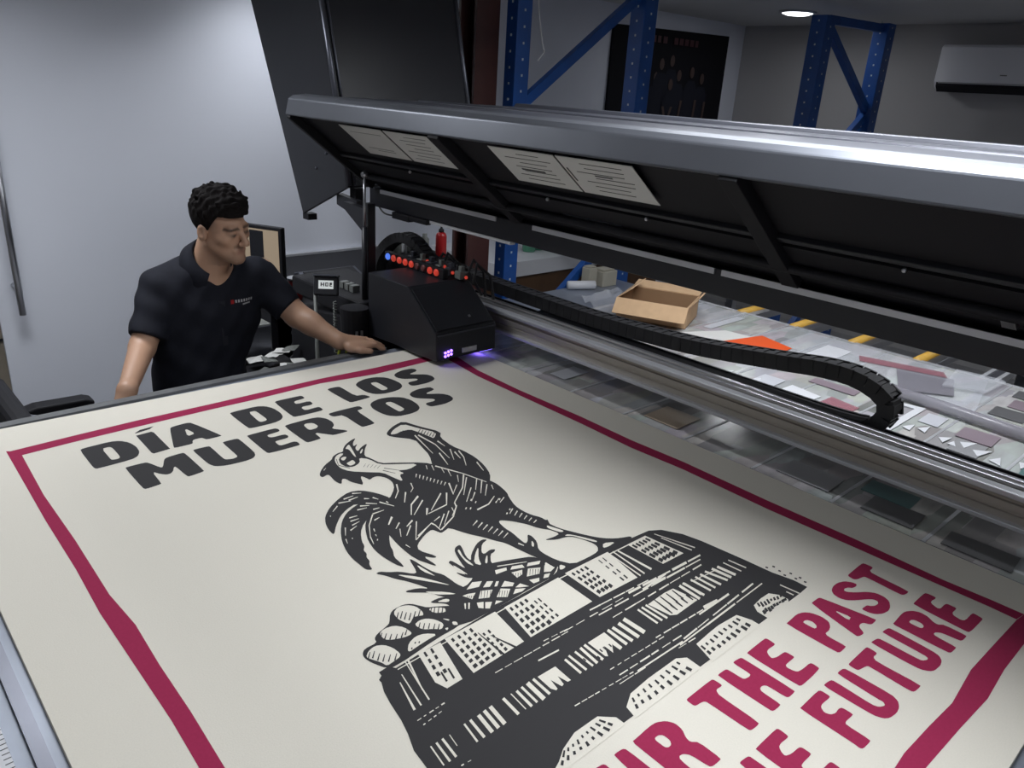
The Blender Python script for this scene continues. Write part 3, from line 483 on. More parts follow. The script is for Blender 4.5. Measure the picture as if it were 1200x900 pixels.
  ['K', '7841,14283 7899,14357 7969,14428 8090,14538 8194,14611 8340,14688 8423,14749 8486,14828 8553,14878 8660,14927 8731,14943 8804,14933 8854,14964 8909,15055 8970,15126 9070,15218 9159,15282 9285,15354 9371,15392 9462,15414 9449,15376 9326,15258 9260,15174 9211,15075 9229,15055 9324,15102 9318,15077 9207,14966 9156,14882 9136,14779 9172,14775 9285,14868 9383,14926 9519,14981 9516,14942 9374,14792 9275,14668 9166,14502 9135,14400 9165,14302 9187,14183 9214,13978 9289,13859 9455,13758 9641,13634 9949,13418 10106,13272 10196,13116 10118,12868 9840,12409 9486,12188 8877,12072 8604,12106 8495,12308 8522,12451 8703,12617 8803,12734 8875,12864 8911,12955 8927,13055 8929,13128 8917,13212 8893,13278 8844,13359 8798,13397 8729,13409 8673,13400 8598,13364 8567,13377 8560,13445 8546,13511 8516,13610 8465,13554 8369,13318 8316,13256 8277,13329 8244,13392 8200,13480 8178,13559 8168,13671 8148,13723 8107,13742 8061,13702 7986,13583 7947,13583 7923,13700 7924,13812 7950,13981 7958,14065 7950,14108 7912,14114 7822,14085 7784,14093 7778,14144 7785,14184 7809,14235'],
  ['W', '8480,14713 8552,14797 8614,14843 8697,14876 8745,14875 8781,14840 8743,14793 8609,14709 8534,14621 8475,14479 8457,14373 8472,14242 8509,14171 8589,14120 8671,14123 8802,14181 8879,14253 8942,14381 9001,14387 9088,14274 9132,14146 9155,13936 9231,13809 9402,13692 9571,13580 9828,13413 9851,13324 9653,13267 9523,13269 9385,13330 9342,13307 9367,13191 9349,13150 9278,13163 9223,13094 9152,12905 9110,12899 9072,13071 9045,13211 9013,13396 8939,13520 8780,13648 8655,13757 8493,13906 8409,14018 8357,14154 8345,14265 8364,14410 8389,14514 8434,14633'],
  ['W', '8633,14667 8694,14681 8725,14675 8745,14644 8722,14604 8646,14536 8606,14519 8581,14546 8579,14579 8601,14638'],
  ['W', '8597,14362 8666,14385 8716,14402 8772,14423 8788,14391 8773,14291 8744,14240 8687,14209 8645,14198 8596,14202 8575,14236 8571,14320'],
  ['W', '8977,15053 9094,15158 9144,15187 9151,15155 9104,14993 8981,14621 8931,14502 8924,14561 8943,14671 9002,14895 9004,14990 8952,15006'],
  ['W', '9160,14684 9266,14781 9299,14800 9277,14750 9237,14699 9159,14618 9126,14599 9120,14633'],
  ['k', '8491,14681 8365,14364 8501,14084 8519,14107 8385,14381 8507,14683'],
  ['k', '8955,15014 8882,14556 8899,14567 8984,15033'],
  ['k', '9132,13620 9369,13316 9379,13329 9153,13647'],
  ['k', '9047,13541 9204,13262 9215,13274 9068,13567'],
  ['k', '8793,13953 8930,14072 8930,14081 8793,13967'],
  ['k', '8847,13892 8985,14002 8985,14011 8847,13906'],
  ['k', '8900,13831 9040,13932 9041,13942 8902,13846'],
  ['k', '8954,13770 9095,13863 9097,13873 8956,13785'],
  ['k', '9008,13709 9150,13794 9152,13804 9010,13725'],
  ['W', '7972,14333 8077,14419 8078,14433 7975,14363'],
  ['K', '10068,13276 10154,13140 10234,12991 10352,12752 10428,12583 10504,12392 10583,12184 10706,11849 10759,11663 10771,11522 10757,11377 10711,11153 10666,11020 10597,10902 10541,10783 10464,10596 10430,10464 10419,10310 10424,10198 10448,10064 10477,9971 10528,9868 10547,9793 10547,9706 10559,9677 10592,9691 10580,9653 10516,9542 10488,9466 10481,9384 10461,9335 10418,9294 10357,9335 10244,9483 10181,9597 10136,9741 10085,9854 10000,9997 9933,10091 9849,10187 9802,10233 9766,10253 9739,10251 9707,10225 9682,10162 9652,10029 9641,9925 9646,9793 9636,9685 9609,9542 9595,9441 9585,9329 9607,9297 9672,9329 9731,9380 9817,9478 9857,9495 9874,9437 9866,9366 9830,9246 9775,9150 9674,9026 9633,8924 9628,8788 9632,8692 9647,8585 9619,8510 9535,8427 9489,8463 9455,8637 9430,8750 9402,8862 9377,8977 9341,9158 9317,9298 9291,9475 9257,9587 9197,9691 9146,9793 9078,9948 9018,10064 8933,10203 8864,10350 8772,10586 8710,10672 8644,10651 8591,10636 8520,10618 8485,10630 8466,10680 8451,10730 8429,10807 8370,10822 8243,10781 8118,10719 7927,10604 7832,10520 7779,10420 7794,10302 7883,10101 7904,10014 7867,9990 7820,10024 7737,10135 7710,10090 7728,9869 7725,9783 7700,9784 7656,9876 7569,10110 7536,10294 7539,10529 7550,10703 7575,10912 7612,11140 7685,11518 7771,11812 7920,12181 8084,12345 8352,12383 8513,12439 8654,12546 8752,12641 8863,12777 9144,12936 9775,13215'],
  ['K', '8459,12469 8394,12667 8323,12815 8207,12990 8104,13081 7959,13134 7829,13127 7644,13056 7494,12980 7299,12857 7169,12754 7032,12616 6950,12509 6878,12377 6833,12272 6791,12137 6771,12039 6760,11922 6765,11878 6788,11881 6833,11930 6925,12055 7019,12163 7165,12316 7277,12412 7414,12502 7530,12559 7688,12613 7793,12574 7900,12420 8029,12281 8250,12083 8368,12088 8451,12305'],
  ['K', '8335,12208 8090,12375 7961,12476 7876,12566 7796,12586 7678,12548 7579,12508 7448,12443 7343,12370 7210,12249 7108,12131 6983,11952 6896,11808 6800,11619 6736,11466 6671,11265 6637,11119 6615,10947 6608,10822 6612,10675 6614,10583 6615,10498 6636,10446 6691,10398 6721,10419 6741,10519 6767,10581 6811,10639 6831,10691 6837,10766 6857,10819 6903,10879 6921,10929 6922,10997 6944,11050 7002,11117 7034,11181 7058,11276 7102,11377 7192,11542 7278,11663 7409,11805 7554,11915 7793,12051 8007,12113 8310,12134'],
  ['K', '7446,11778 7346,11611 7277,11477 7198,11304 7151,11160 7109,10967 7094,10824 7095,10651 7105,10515 7129,10340 7156,10229 7200,10123 7224,10121 7243,10224 7251,10311 7254,10429 7279,10521 7343,10635 7379,10716 7405,10808 7451,10906 7544,11064 7631,11193 7762,11363 7879,11539 8048,11821 8049,11985 7880,12112 7740,12091 7556,11913'],
  ['K', '10471,9604 10496,9563 10512,9490 10530,9349 10583,9194 10702,8944 10785,8783 10879,8621 10953,8517 11051,8412 11130,8346 11235,8281 11331,8235 11471,8182 11502,8141 11439,8090 11316,8081 11067,8109 10881,8109 10656,8082 10386,8081 9932,8104 9657,8109 9402,8099 9244,8116 9095,8169 9104,8192 9279,8197 9396,8232 9520,8320 9547,8419 9488,8585 9462,8669 9456,8715 9449,8833 9438,9092 9447,9202 9481,9219 9520,9167 9586,9017 9622,8856 9648,8601 9695,8436 9788,8270 9912,8201 10137,8190 10293,8189 10463,8199 10557,8226 10626,8287 10660,8340 10677,8415 10671,8494 10639,8621 10607,8716 10557,8829 10512,8892 10449,8940 10371,8971 10234,9000 10134,9044 10015,9126 10023,9149 10164,9125 10260,9119 10365,9130 10388,9196 10342,9354 10325,9439 10329,9499 10359,9544 10432,9598'],
  ['W', '10428,9488 10458,9397 10488,9313 10533,9192 10529,9144 10472,9144 10434,9186 10391,9292 10371,9358 10360,9422 10369,9464 10403,9507'],
  ['W', '10554,8965 10636,8827 10701,8707 10785,8538 10804,8466 10766,8450 10723,8506 10650,8666 10608,8766 10575,8860 10529,8922 10445,8986 10436,9013 10498,9017'],
  ['W', '10899,8316 11032,8244 11031,8210 10897,8196 10813,8197 10735,8214 10736,8248 10816,8317'],
  ['W', '9616,8337 9644,8268 9631,8233 9568,8216 9529,8215 9490,8232 9504,8266 9577,8337'],
  ['W', '9754,9277 9729,9209 9698,9164 9645,9118 9623,9112 9621,9143 9652,9187 9732,9271'],
  ['W', '9442,8570 9443,8502 9444,8449 9446,8381 9417,8347 9343,8325 9313,8348 9309,8430 9337,8492 9412,8567'],
  ['W', '10432,12305 10022,11836 9469,11423 9471,11400 10032,11807 10457,12279'],
  ['W', '9452,11412 9371,11248 9074,11004 9078,10986 9385,11229 9487,11411'],
  ['W', '10154,13004 10444,12337 10626,11695 10647,11713 10474,12365 10193,13044'],
  ['W', '9650,10849 10010,10891 10346,11086 10349,11112 10023,10931 9675,10901'],
  ['W', '10401,12156 9830,11551 9838,11539 10417,12133'],
  ['W', '10177,11720 9691,11282 9696,11268 10186,11694'],
  ['W', '10556,11971 10191,11570 10201,11560 10573,11952'],
  ['W', '10613,11860 10182,11384 10193,11372 10635,11838'],
  ['W', '10568,11625 10198,11245 10206,11233 10584,11602'],
  ['W', '10115,11506 9797,11234 9800,11221 10122,11480'],
  ['W', '10628,11532 10525,11348 10540,11348 10656,11531'],
  ['W', '9891,12170 9657,11700 9680,11700 9934,12172'],
  ['W', '10004,12014 9699,11747 9702,11733 10010,11988'],
  ['W', '9207,12680 9116,12464 8976,12350 8978,12333 9130,12453 9235,12683'],
  ['W', '8917,12829 8777,12556 8547,12325 8553,12304 8796,12537 8953,12824'],
  ['W', '8876,12421 8602,12063 8614,12049 8898,12395'],
  ['W', '9005,12132 8663,11908 8412,11553 8429,11540 8674,11873 9000,12071'],
  ['W', '8977,11922 8467,11521 8469,11501 8980,11883'],
  ['W', '9477,11925 8863,11456 8865,11435 9480,11885'],
  ['W', '9581,11860 9274,11457 8738,11384 8726,11355 9269,11419 9609,11840'],
  ['W', '8837,11589 8667,11363 8685,11345 8870,11554'],
  ['W', '10007,13174 9912,12995 9924,12994 10030,13173'],
  ['W', '10114,13093 10005,12854 10019,12856 10139,13096'],
  ['W', '10233,12894 10127,12622 10142,12626 10260,12902'],
  ['W', '10292,12710 10151,12397 10165,12399 10318,12714'],
  ['W', '10300,12359 10117,12084 10128,12081 10320,12353'],
  ['W', '10362,10976 10195,10876 10194,10863 10360,10950'],
  ['W', '10488,10948 10266,10826 10264,10809 10484,10917'],
  ['W', '8538,11004 8558,10915 8535,10694 8556,10704 8588,10933 8576,11034'],
  ['W', '8565,10689 9081,10948 9436,11279 9430,11295 9080,10977 8570,10729'],
  ['W', '8052,10785 8568,11025 8573,11049 8058,10826'],
  ['W', '8995,11182 8568,10796 8573,10781 9004,11155'],
  ['W', '9144,11214 8732,10835 8737,10823 9152,11191'],
  ['W', '9273,11276 9180,11056 9192,11058 9297,11279'],
  ['W', '8857,11151 8651,11071 8646,11053 8848,11118'],
  ['W', '8343,11280 7923,10711 7933,10703 8362,11264'],
  ['W', '7947,10702 8531,11016 8533,11033 7950,10732'],
  ['W', '8316,11383 8081,11243 8078,11215 8311,11331'],
  ['W', '8164,11232 7879,10959 7884,10943 8174,11201'],
  ['W', '8046,11464 7855,11300 7858,11280 8051,11428'],
  ['W', '7910,11246 7763,10987 7773,10983 7930,11238'],
  ['W', '8049,11749 7820,11520 7828,11491 8062,11695'],
  ['W', '7783,12052 7494,11730 7282,11354 7295,11348 7509,11714 7795,12022'],
  ['W', '7275,11350 7189,11087 7203,11089 7302,11352'],
  ['W', '7663,10689 7680,10557 7692,10566 7685,10704'],
  ['W', '7637,12919 7884,12937 7893,12957 7655,12966'],
  ['W', '7698,12813 7936,12836 7944,12856 7716,12859'],
  ['W', '7461,12838 7728,12777 7738,12796 7483,12884'],
  ['W', '7909,13024 8087,12942 8098,12961 7935,13070'],
  ['W', '7392,12791 7197,12634 7197,12618 7391,12753'],
  ['W', '7069,12523 7051,12479 7060,12473 7088,12508'],
  ['W', '7993,12682 8088,12629 8100,12648 8021,12726'],
  ['W', '8163,12618 8229,12494 8244,12510 8196,12655'],
  ['W', '7917,12497 8103,12345 8116,12363 7945,12539'],
  ['W', '8300,12305 8316,12236 8331,12248 8335,12333'],
  ['W', '8172,12367 8337,12050 8351,12066 8205,12404'],
  ['W', '7625,12362 7842,12333 7851,12352 7646,12406'],
  ['W', '7758,12466 7931,12385 7942,12403 7783,12510'],
  ['W', '7326,12187 7509,12179 7517,12197 7345,12230'],
  ['W', '7275,12059 7476,12062 7484,12080 7292,12101'],
  ['W', '7224,11908 7427,11961 7432,11978 7236,11949'],
  ['W', '7097,11764 7289,11846 7292,11864 7105,11803'],
  ['W', '7902,12183 8051,12176 8060,12195 7923,12227'],
  ['W', '7792,12035 8075,12041 8083,12059 7810,12078'],
  ['W', '7686,11806 7835,11849 7841,11866 7699,11847'],
  ['W', '7066,11943 6921,11683 6929,11677 7086,11930'],
  ['W', '6853,11570 6802,11411 6812,11411 6878,11570'],
  ['W', '6971,11529 6965,11489 6977,11490 6997,11533'],
  ['W', '7490,11558 7457,11455 7468,11455 7517,11558'],
  ['W', '7399,11356 7391,11292 7403,11296 7428,11364'],
  ['W', '7353,11207 7313,11155 7317,11144 7363,11182'],
  ['W', '9574,12972 9470,12838 9477,12828 9590,12948'],
  ['W', '9612,12883 9505,12751 9512,12740 9627,12857'],
  ['W', '9650,12794 9541,12664 9547,12653 9664,12767'],
  ['W', '9688,12705 9576,12577 9582,12566 9700,12677'],
  ['W', '9726,12616 9612,12491 9616,12479 9737,12588'],
  ['W', '9763,12528 9647,12405 9651,12393 9773,12498'],
  ['W', '9801,12440 9682,12320 9686,12307 9810,12410'],
  ['W', '9838,12353 9717,12234 9720,12221 9846,12321'],
  ['W', '9876,12266 9751,12150 9754,12136 9882,12233'],
  ['W', '9381,10557 9174,10449 9172,10434 9375,10519'],
  ['W', '9414,10431 9207,10324 9205,10310 9408,10393'],
  ['W', '9446,10305 9240,10201 9238,10186 9440,10268'],
  ['W', '9478,10181 9273,10078 9270,10064 9472,10144'],
  ['W', '9510,10057 9305,9957 9303,9943 9504,10021'],
  ['W', '9542,9935 9337,9836 9335,9822 9536,9899'],
  ['W', '9573,9813 9369,9717 9366,9703 9567,9778'],
  ['W', '10302,10471 10108,10342 10109,10324 10304,10437'],
  ['W', '10320,10339 10140,10225 10140,10207 10320,10304'],
  ['W', '10339,10208 10171,10110 10170,10091 10337,10172'],
  ['W', '10357,10078 10202,9995 10200,9976 10353,10042'],
  ['W', '10375,9949 10233,9881 10229,9861 10368,9912'],
  ['W', '10394,9822 10264,9767 10258,9747 10384,9784'],
  ['W', '10263,10500 10202,10462 10203,10430 10264,10468'],
  ['W', '10101,10413 10041,10376 10042,10344 10102,10381'],
  ['W', '10237,10916 10175,10876 10176,10843 10238,10883'],
  ['W', '10381,10964 10318,10924 10319,10891 10382,10931'],
  ['W', '9452,9370 9496,9248 9516,9262 9492,9398'],
  ['W', '10117,11507 10048,11456 10051,11428 10120,11479'],
  ['W', '9860,11318 9793,11268 9797,11241 9864,11290'],
  ['W', '9876,11182 9810,11133 9813,11106 9880,11154'],
  ['W', '9537,11101 9473,11054 9476,11027 9540,11074'],
  ['W', '9615,11042 9551,10995 9554,10969 9618,11016'],
 ],
 'pineapple': [
  ['K', '7945,9011 8168,9167 8295,9230 8393,9233 8492,9218 8649,9177 8797,9126 9015,9039 9159,8979 9304,8917 9386,8848 9450,8736 9502,8623 9570,8449 9543,8349 9409,8269 9320,8221 9225,8178 9069,8161 8769,8159 8528,8152 8215,8136 7833,8125 7198,8110 6960,8166 6962,8323 7016,8445 7153,8601 7279,8724 7462,8882 7607,8947 7788,8950'],
  ['K', '7963,9705 8010,9736 8034,9732 8050,9694 8064,9605 8083,9419 8102,9389 8129,9499 8170,9624 8247,9836 8301,9946 8361,10012 8415,10043 8490,10057 8513,10039 8498,9979 8461,9892 8383,9729 8349,9626 8338,9527 8366,9527 8448,9626 8548,9711 8722,9831 8834,9892 8945,9923 9008,9921 9059,9882 9035,9854 8924,9823 8838,9765 8731,9649 8688,9583 8684,9531 8724,9522 8831,9551 8896,9550 8953,9521 8957,9496 8911,9461 8867,9445 8804,9439 8736,9383 8627,9250 8608,9181 8666,9136 8622,9086 8455,9006 8340,8974 8213,8972 8118,8996 8003,9060 7944,9106 7911,9157 7890,9227 7873,9355 7895,9353 7969,9219 7986,9281 7956,9576'],
  ['W', '8360,9923 8395,9938 8384,9881 8319,9724 8294,9610 8294,9476 8288,9402 8274,9347 8259,9359 8235,9443 8240,9538 8276,9699 8303,9796 8334,9883'],
  ['W', '8375,9445 8495,9569 8593,9655 8723,9752 8712,9716 8555,9531 8474,9413 8420,9294 8384,9280 8344,9364'],
  ['W', '8597,9370 8656,9420 8686,9440 8703,9440 8670,9395 8572,9282 8526,9244 8507,9259 8516,9283 8557,9332'],
  ['W', '7987,9536 8004,9329 8007,9230 8000,9185 7985,9232 7952,9398 7948,9498 7971,9584'],
  ['K', '6703,10249 6757,10257 6805,10235 6873,10170 6938,10119 7036,10056 7109,9984 7196,9866 7248,9820 7294,9823 7340,9918 7413,10162 7451,10247 7474,10216 7490,10126 7507,9928 7524,9802 7550,9679 7580,9596 7630,9507 7652,9430 7658,9324 7661,9239 7661,9128 7671,9053 7695,8973 7697,8910 7676,8831 7640,8766 7569,8680 7496,8682 7381,8773 7307,8849 7232,8954 7185,9037 7138,9144 7050,9241 6873,9379 6806,9445 6814,9475 6865,9472 6991,9433 7073,9388 7157,9310 7171,9328 7120,9451 7078,9546 7022,9663 6973,9750 6904,9852 6858,9937 6810,10049 6767,10127 6706,10212'],
  ['W', '7021,9940 7181,9765 7288,9618 7400,9419 7470,9287 7538,9149 7509,9171 7369,9366 7263,9512 7133,9686 7055,9811 6985,9953'],
  ['W', '7456,9964 7483,9761 7497,9641 7504,9534 7483,9560 7423,9733 7409,9855 7435,9990'],
  ['W', '7116,9227 7298,9073 7395,8973 7461,8874 7415,8888 7231,9020 7134,9119 7070,9239'],
  ['K', '6976,8959 7066,8968 7138,8961 7231,8934 7298,8891 7375,8807 7308,8653 7068,8354 7019,8334 7128,8575 7166,8694 7154,8749 7103,8812 6986,8915'],
  ['W', '7087,8894 7188,8879 7239,8859 7269,8824 7266,8799 7229,8771 7178,8790 7084,8869'],
  ['W', '7692,8845 7915,8953 8077,8870 7924,8771'],
  ['W', '7970,8713 8147,8807 8242,8742 8079,8650'],
  ['W', '8149,8604 8279,8704 8325,8677 8196,8580'],
  ['W', '8242,8522 8412,8618 8513,8464 8418,8407'],
  ['W', '8435,8350 8584,8387 8656,8221 8501,8299'],
  ['W', '7520,8747 7629,8737 7762,8675 7592,8566'],
  ['W', '7690,8510 7872,8662 8064,8554 7862,8416'],
  ['W', '7976,8347 8200,8491 8332,8375 8128,8228'],
  ['W', '8265,8226 8405,8317 8567,8217 8452,8186'],
  ['W', '7593,8442 7704,8388 7584,8248 7524,8315'],
  ['W', '7721,8362 7822,8295 7669,8180 7607,8229'],
  ['W', '7813,8208 7903,8280 7988,8193'],
  ['W', '8492,8978 8724,8914 8670,8840 8425,8869'],
  ['W', '8734,8814 8834,8876 9028,8797 8998,8702'],
  ['W', '9058,8703 9153,8771 9399,8678 9301,8610'],
  ['W', '8689,8733 8913,8675 8812,8568 8663,8548'],
  ['W', '8830,8464 9024,8635 9239,8516 9079,8384'],
  ['W', '9186,8370 9352,8522 9448,8448 9455,8348 9302,8304'],
  ['W', '8790,8360 8990,8294 8915,8217 8783,8232'],
  ['W', '9037,8235 9143,8312 9254,8271 9138,8201'],
  ['W', '7410,8566 7434,8547 7333,8425 7318,8437'],
  ['W', '7475,8535 7499,8516 7384,8385 7364,8401'],
  ['k', '7884,8653 7735,8496 7739,8492 7892,8644'],
  ['k', '8143,8452 8002,8320 8006,8315 8150,8441'],
  ['k', '9040,8600 8902,8463 8906,8458 9050,8591'],
  ['k', '7588,8697 7501,8618 7504,8613 7594,8685'],
  ['k', '8698,8704 8594,8594 8598,8589 8706,8696'],
  ['k', '7926,8621 7776,8464 7780,8459 7934,8611'],
  ['k', '8179,8424 8037,8292 8041,8287 8186,8414'],
  ['k', '9082,8568 8942,8431 8947,8427 9091,8559'],
  ['k', '7617,8674 7530,8596 7533,8590 7623,8663'],
  ['k', '8735,8675 8630,8565 8635,8561 8743,8667'],
  ['k', '7968,8588 7817,8431 7821,8427 7976,8579'],
  ['k', '8214,8396 8073,8265 8076,8260 8222,8386'],
  ['k', '9123,8536 8983,8400 8987,8395 9132,8527'],
  ['k', '7646,8652 7558,8574 7561,8568 7651,8641'],
  ['k', '8772,8646 8667,8536 8672,8532 8780,8638'],
  ['k', '8010,8555 7859,8399 7863,8394 8018,8546'],
  ['k', '8250,8368 8108,8237 8111,8232 8257,8358'],
  ['k', '9164,8504 9023,8368 9028,8364 9173,8495'],
  ['k', '7674,8629 7587,8551 7589,8546 7680,8618'],
  ['k', '8809,8617 8704,8508 8709,8503 8818,8609'],
  ['W', '8602,9035 9157,8806 9168,8819 8622,9061'],
 ],
 'fruit': [
  ['K', '6128,8979 6208,9087 6267,9143 6335,9177 6405,9191 6514,9195 6584,9182 6652,9146 6699,9101 6749,9020 6783,8965 6819,8903 6872,8857 6969,8803 7050,8753 7159,8678 7211,8562 7234,8345 7177,8236 7014,8173 6852,8145 6604,8137 6292,8104 5765,8031 5538,8022 5466,8072 5430,8108 5411,8150 5389,8199 5352,8284 5331,8351 5316,8437 5316,8492 5330,8546 5355,8586 5405,8631 5476,8649 5608,8650 5666,8674 5678,8733 5703,8771 5755,8810 5830,8841 5971,8883 6042,8908 6082,8929'],
  ['W', '6325,9126 6404,9173 6470,9182 6559,9157 6617,9120 6675,9052 6700,8984 6705,8880 6697,8818 6670,8763 6644,8749 6605,8769 6569,8785 6517,8804 6463,8787 6380,8726 6338,8718 6314,8758 6295,8810 6270,8904 6268,8977 6286,9070'],
  ['W', '5833,8815 5905,8849 5974,8856 6075,8837 6139,8799 6199,8720 6227,8649 6238,8548 6234,8499 6211,8477 6174,8471 6102,8477 6036,8495 5937,8533 5877,8566 5821,8611 5800,8666 5803,8763'],
  ['W', '5361,8487 5421,8543 5476,8573 5556,8596 5616,8590 5687,8552 5732,8505 5774,8423 5794,8350 5802,8248 5796,8194 5771,8157 5731,8138 5655,8124 5595,8115 5516,8105 5480,8127 5466,8193 5444,8250 5402,8329 5375,8384 5349,8442'],
  ['W', '6417,8642 6490,8669 6548,8671 6625,8649 6677,8612 6731,8542 6761,8477 6785,8385 6767,8328 6700,8277 6654,8277 6601,8330 6546,8374 6458,8433 6416,8494 6397,8593'],
  ['W', '5961,8218 6026,8292 6092,8336 6195,8373 6270,8380 6359,8360 6429,8320 6518,8239 6502,8204 6372,8197 6267,8187 6128,8171 6046,8160 5975,8149 5945,8155 5938,8179'],
  ['W', '6851,8818 6927,8792 6982,8757 7046,8696 7055,8649 7017,8591 6964,8593 6869,8657 6830,8714 6823,8796'],
  ['W', '6745,8246 6784,8236 6784,8219 6746,8188 6730,8192 6730,8234'],
  ['W', '6949,8301 6982,8275 6988,8245 6970,8196 6948,8189 6910,8219 6904,8248 6926,8294'],
  ['W', '6871,8463 6922,8405 6933,8377 6909,8364 6889,8387 6862,8457'],
  ['k', '6367,9073 6226,8937 6237,8915 6374,9059'],
  ['k', '6438,9056 6295,8920 6307,8898 6445,9042'],
  ['k', '6473,8989 6330,8854 6342,8833 6480,8975'],
  ['k', '6525,8929 6381,8795 6393,8773 6532,8915'],
  ['k', '6612,8918 6467,8784 6479,8762 6620,8905'],
  ['k', '6692,8895 6545,8760 6556,8739 6699,8881'],
  ['k', '5854,8803 5750,8709 5761,8687 5860,8791'],
  ['k', '5904,8745 5800,8652 5810,8630 5910,8733'],
  ['k', '5961,8682 5856,8589 5867,8567 5967,8669'],
  ['k', '6033,8624 5928,8532 5939,8510 6039,8612'],
  ['k', '6130,8601 6024,8509 6034,8487 6136,8589'],
  ['k', '6223,8619 6115,8526 6125,8504 6229,8607'],
  ['k', '5448,8531 5327,8413 5340,8392 5454,8520'],
  ['k', '5518,8509 5397,8391 5409,8370 5524,8498'],
  ['k', '5551,8414 5430,8298 5442,8277 5558,8403'],
  ['k', '5599,8342 5478,8227 5490,8206 5606,8331'],
  ['k', '5669,8287 5546,8172 5558,8151 5675,8275'],
  ['k', '5761,8247 5636,8132 5648,8111 5767,8236'],
  ['k', '6495,8626 6388,8526 6400,8507 6502,8614'],
  ['k', '6546,8567 6438,8467 6450,8448 6553,8555'],
  ['k', '6613,8514 6505,8415 6516,8396 6620,8502'],
  ['k', '6671,8449 6562,8351 6574,8332 6678,8437'],
  ['k', '6731,8401 6621,8304 6633,8285 6737,8390'],
  ['k', '6149,8285 6115,8257 6124,8236 6158,8265'],
  ['k', '6208,8256 6173,8228 6182,8207 6216,8236'],
  ['k', '6027,8209 5993,8181 6002,8160 6035,8188'],
  ['k', '6891,8836 6784,8723 6795,8709 6900,8824'],
  ['k', '6937,8799 6830,8687 6841,8673 6946,8788'],
  ['k', '6991,8757 6883,8645 6894,8631 7000,8745'],
  ['k', '7045,8714 6937,8603 6947,8588 7054,8702'],
 ],
 'pedestal': [
  ['K', '5496,8084 5566,7979 7640,8124 8294,8130 9510,8176 10490,8182 11981,8074 12227,7929 12454,7548 12550,7149 12656,6252 12710,5624 12811,5229 12816,4951 12532,4939 12156,4941 11179,4943 9430,4973 7527,4997 6118,4995 5237,4964 4666,5282 4730,5796 4804,6169 4840,6506 4950,6800 5021,7064 5084,7433 5141,7672 5219,7858 5220,7927 5300,7979 5311,8065'],
  ['W', '5563,7922 8480,8031 8491,8055 5568,7942'],
  ['W', '8922,8040 11617,7960 11638,7988 8935,8065'],
  ['W', '7890,8047 9275,8083 9241,7199 7707,7189'],
  ['W', '6567,8043 7683,8060 7545,7183 6430,7140'],
  ['W', '6015,8015 6462,8020 6215,7148 5911,7139 5847,7351'],
  ['W', '9476,8099 10677,8077 10469,7155 9445,7196'],
  ['W', '11198,8004 11763,7992 11867,7105 11229,7131'],
  ['k', '7941,7974 7919,7880 7977,7895 7993,7987'],
  ['k', '7902,7802 7881,7711 7947,7727 7963,7817'],
  ['k', '7865,7640 7842,7540 7917,7558 7935,7657'],
  ['k', '7825,7466 7804,7369 7887,7388 7904,7484'],
  ['k', '7790,7308 7771,7226 7862,7245 7876,7327'],
  ['k', '8059,7972 8039,7878 8098,7894 8113,7987'],
  ['k', '8024,7807 8004,7714 8071,7732 8086,7823'],
  ['k', '7988,7639 7964,7528 8041,7547 8059,7658'],
  ['k', '7951,7468 7931,7370 8015,7390 8031,7488'],
  ['k', '7917,7308 7900,7227 7992,7248 8006,7329'],
  ['k', '8180,7977 8158,7870 8219,7888 8235,7993'],
  ['k', '8145,7801 8124,7696 8193,7715 8209,7819'],
  ['k', '8111,7632 8095,7551 8172,7571 8184,7652'],
  ['k', '8079,7472 8060,7373 8146,7396 8161,7493'],
  ['k', '8048,7312 8031,7227 8125,7250 8137,7335'],
  ['k', '8301,7978 8285,7887 8345,7906 8357,7995'],
  ['k', '8269,7800 8250,7697 8320,7718 8334,7820'],
  ['k', '8239,7638 8222,7546 8301,7569 8313,7659'],
  ['k', '8207,7469 8191,7377 8278,7401 8290,7492'],
  ['k', '8178,7308 8160,7210 8256,7236 8269,7332'],
  ['k', '8417,7849 8402,7753 8438,7764 8450,7860'],
  ['k', '8390,7682 8376,7588 8417,7601 8429,7693'],
  ['k', '8366,7524 8351,7430 8396,7443 8409,7537'],
  ['k', '8339,7356 8327,7278 8377,7292 8387,7369'],
  ['k', '8516,7857 8501,7749 8538,7761 8550,7868'],
  ['k', '8492,7687 8477,7587 8519,7600 8530,7700'],
  ['k', '8468,7521 8454,7430 8500,7444 8511,7535'],
  ['k', '8443,7354 8432,7275 8482,7290 8492,7369'],
  ['k', '6638,7969 6624,7889 6677,7902 6688,7981'],
  ['k', '6612,7822 6599,7745 6658,7759 6669,7836'],
  ['k', '6588,7684 6572,7594 6639,7609 6651,7698'],
  ['k', '6564,7545 6549,7461 6622,7477 6633,7560'],
  ['k', '6539,7402 6527,7336 6605,7352 6614,7418'],
  ['k', '6517,7277 6503,7200 6588,7217 6598,7293'],
  ['k', '6765,7967 6751,7882 6805,7896 6816,7979'],
  ['k', '6741,7829 6727,7746 6787,7761 6798,7843'],
  ['k', '6716,7689 6701,7604 6769,7620 6780,7704'],
  ['k', '6692,7552 6676,7462 6750,7478 6762,7567'],
  ['k', '6667,7406 6652,7321 6732,7338 6743,7423'],
  ['k', '6643,7274 6628,7189 6715,7207 6726,7291'],
  ['k', '6897,7977 6882,7892 6937,7906 6948,7991'],
  ['k', '6870,7823 6855,7739 6917,7755 6928,7838'],
  ['k', '6846,7689 6829,7597 6898,7613 6911,7705'],
  ['k', '6821,7549 6806,7463 6881,7480 6892,7565'],
  ['k', '6797,7417 6784,7342 6865,7360 6875,7434'],
  ['k', '6773,7281 6761,7211 6848,7229 6857,7299'],
  ['k', '7028,7975 7011,7879 7068,7894 7080,7989'],
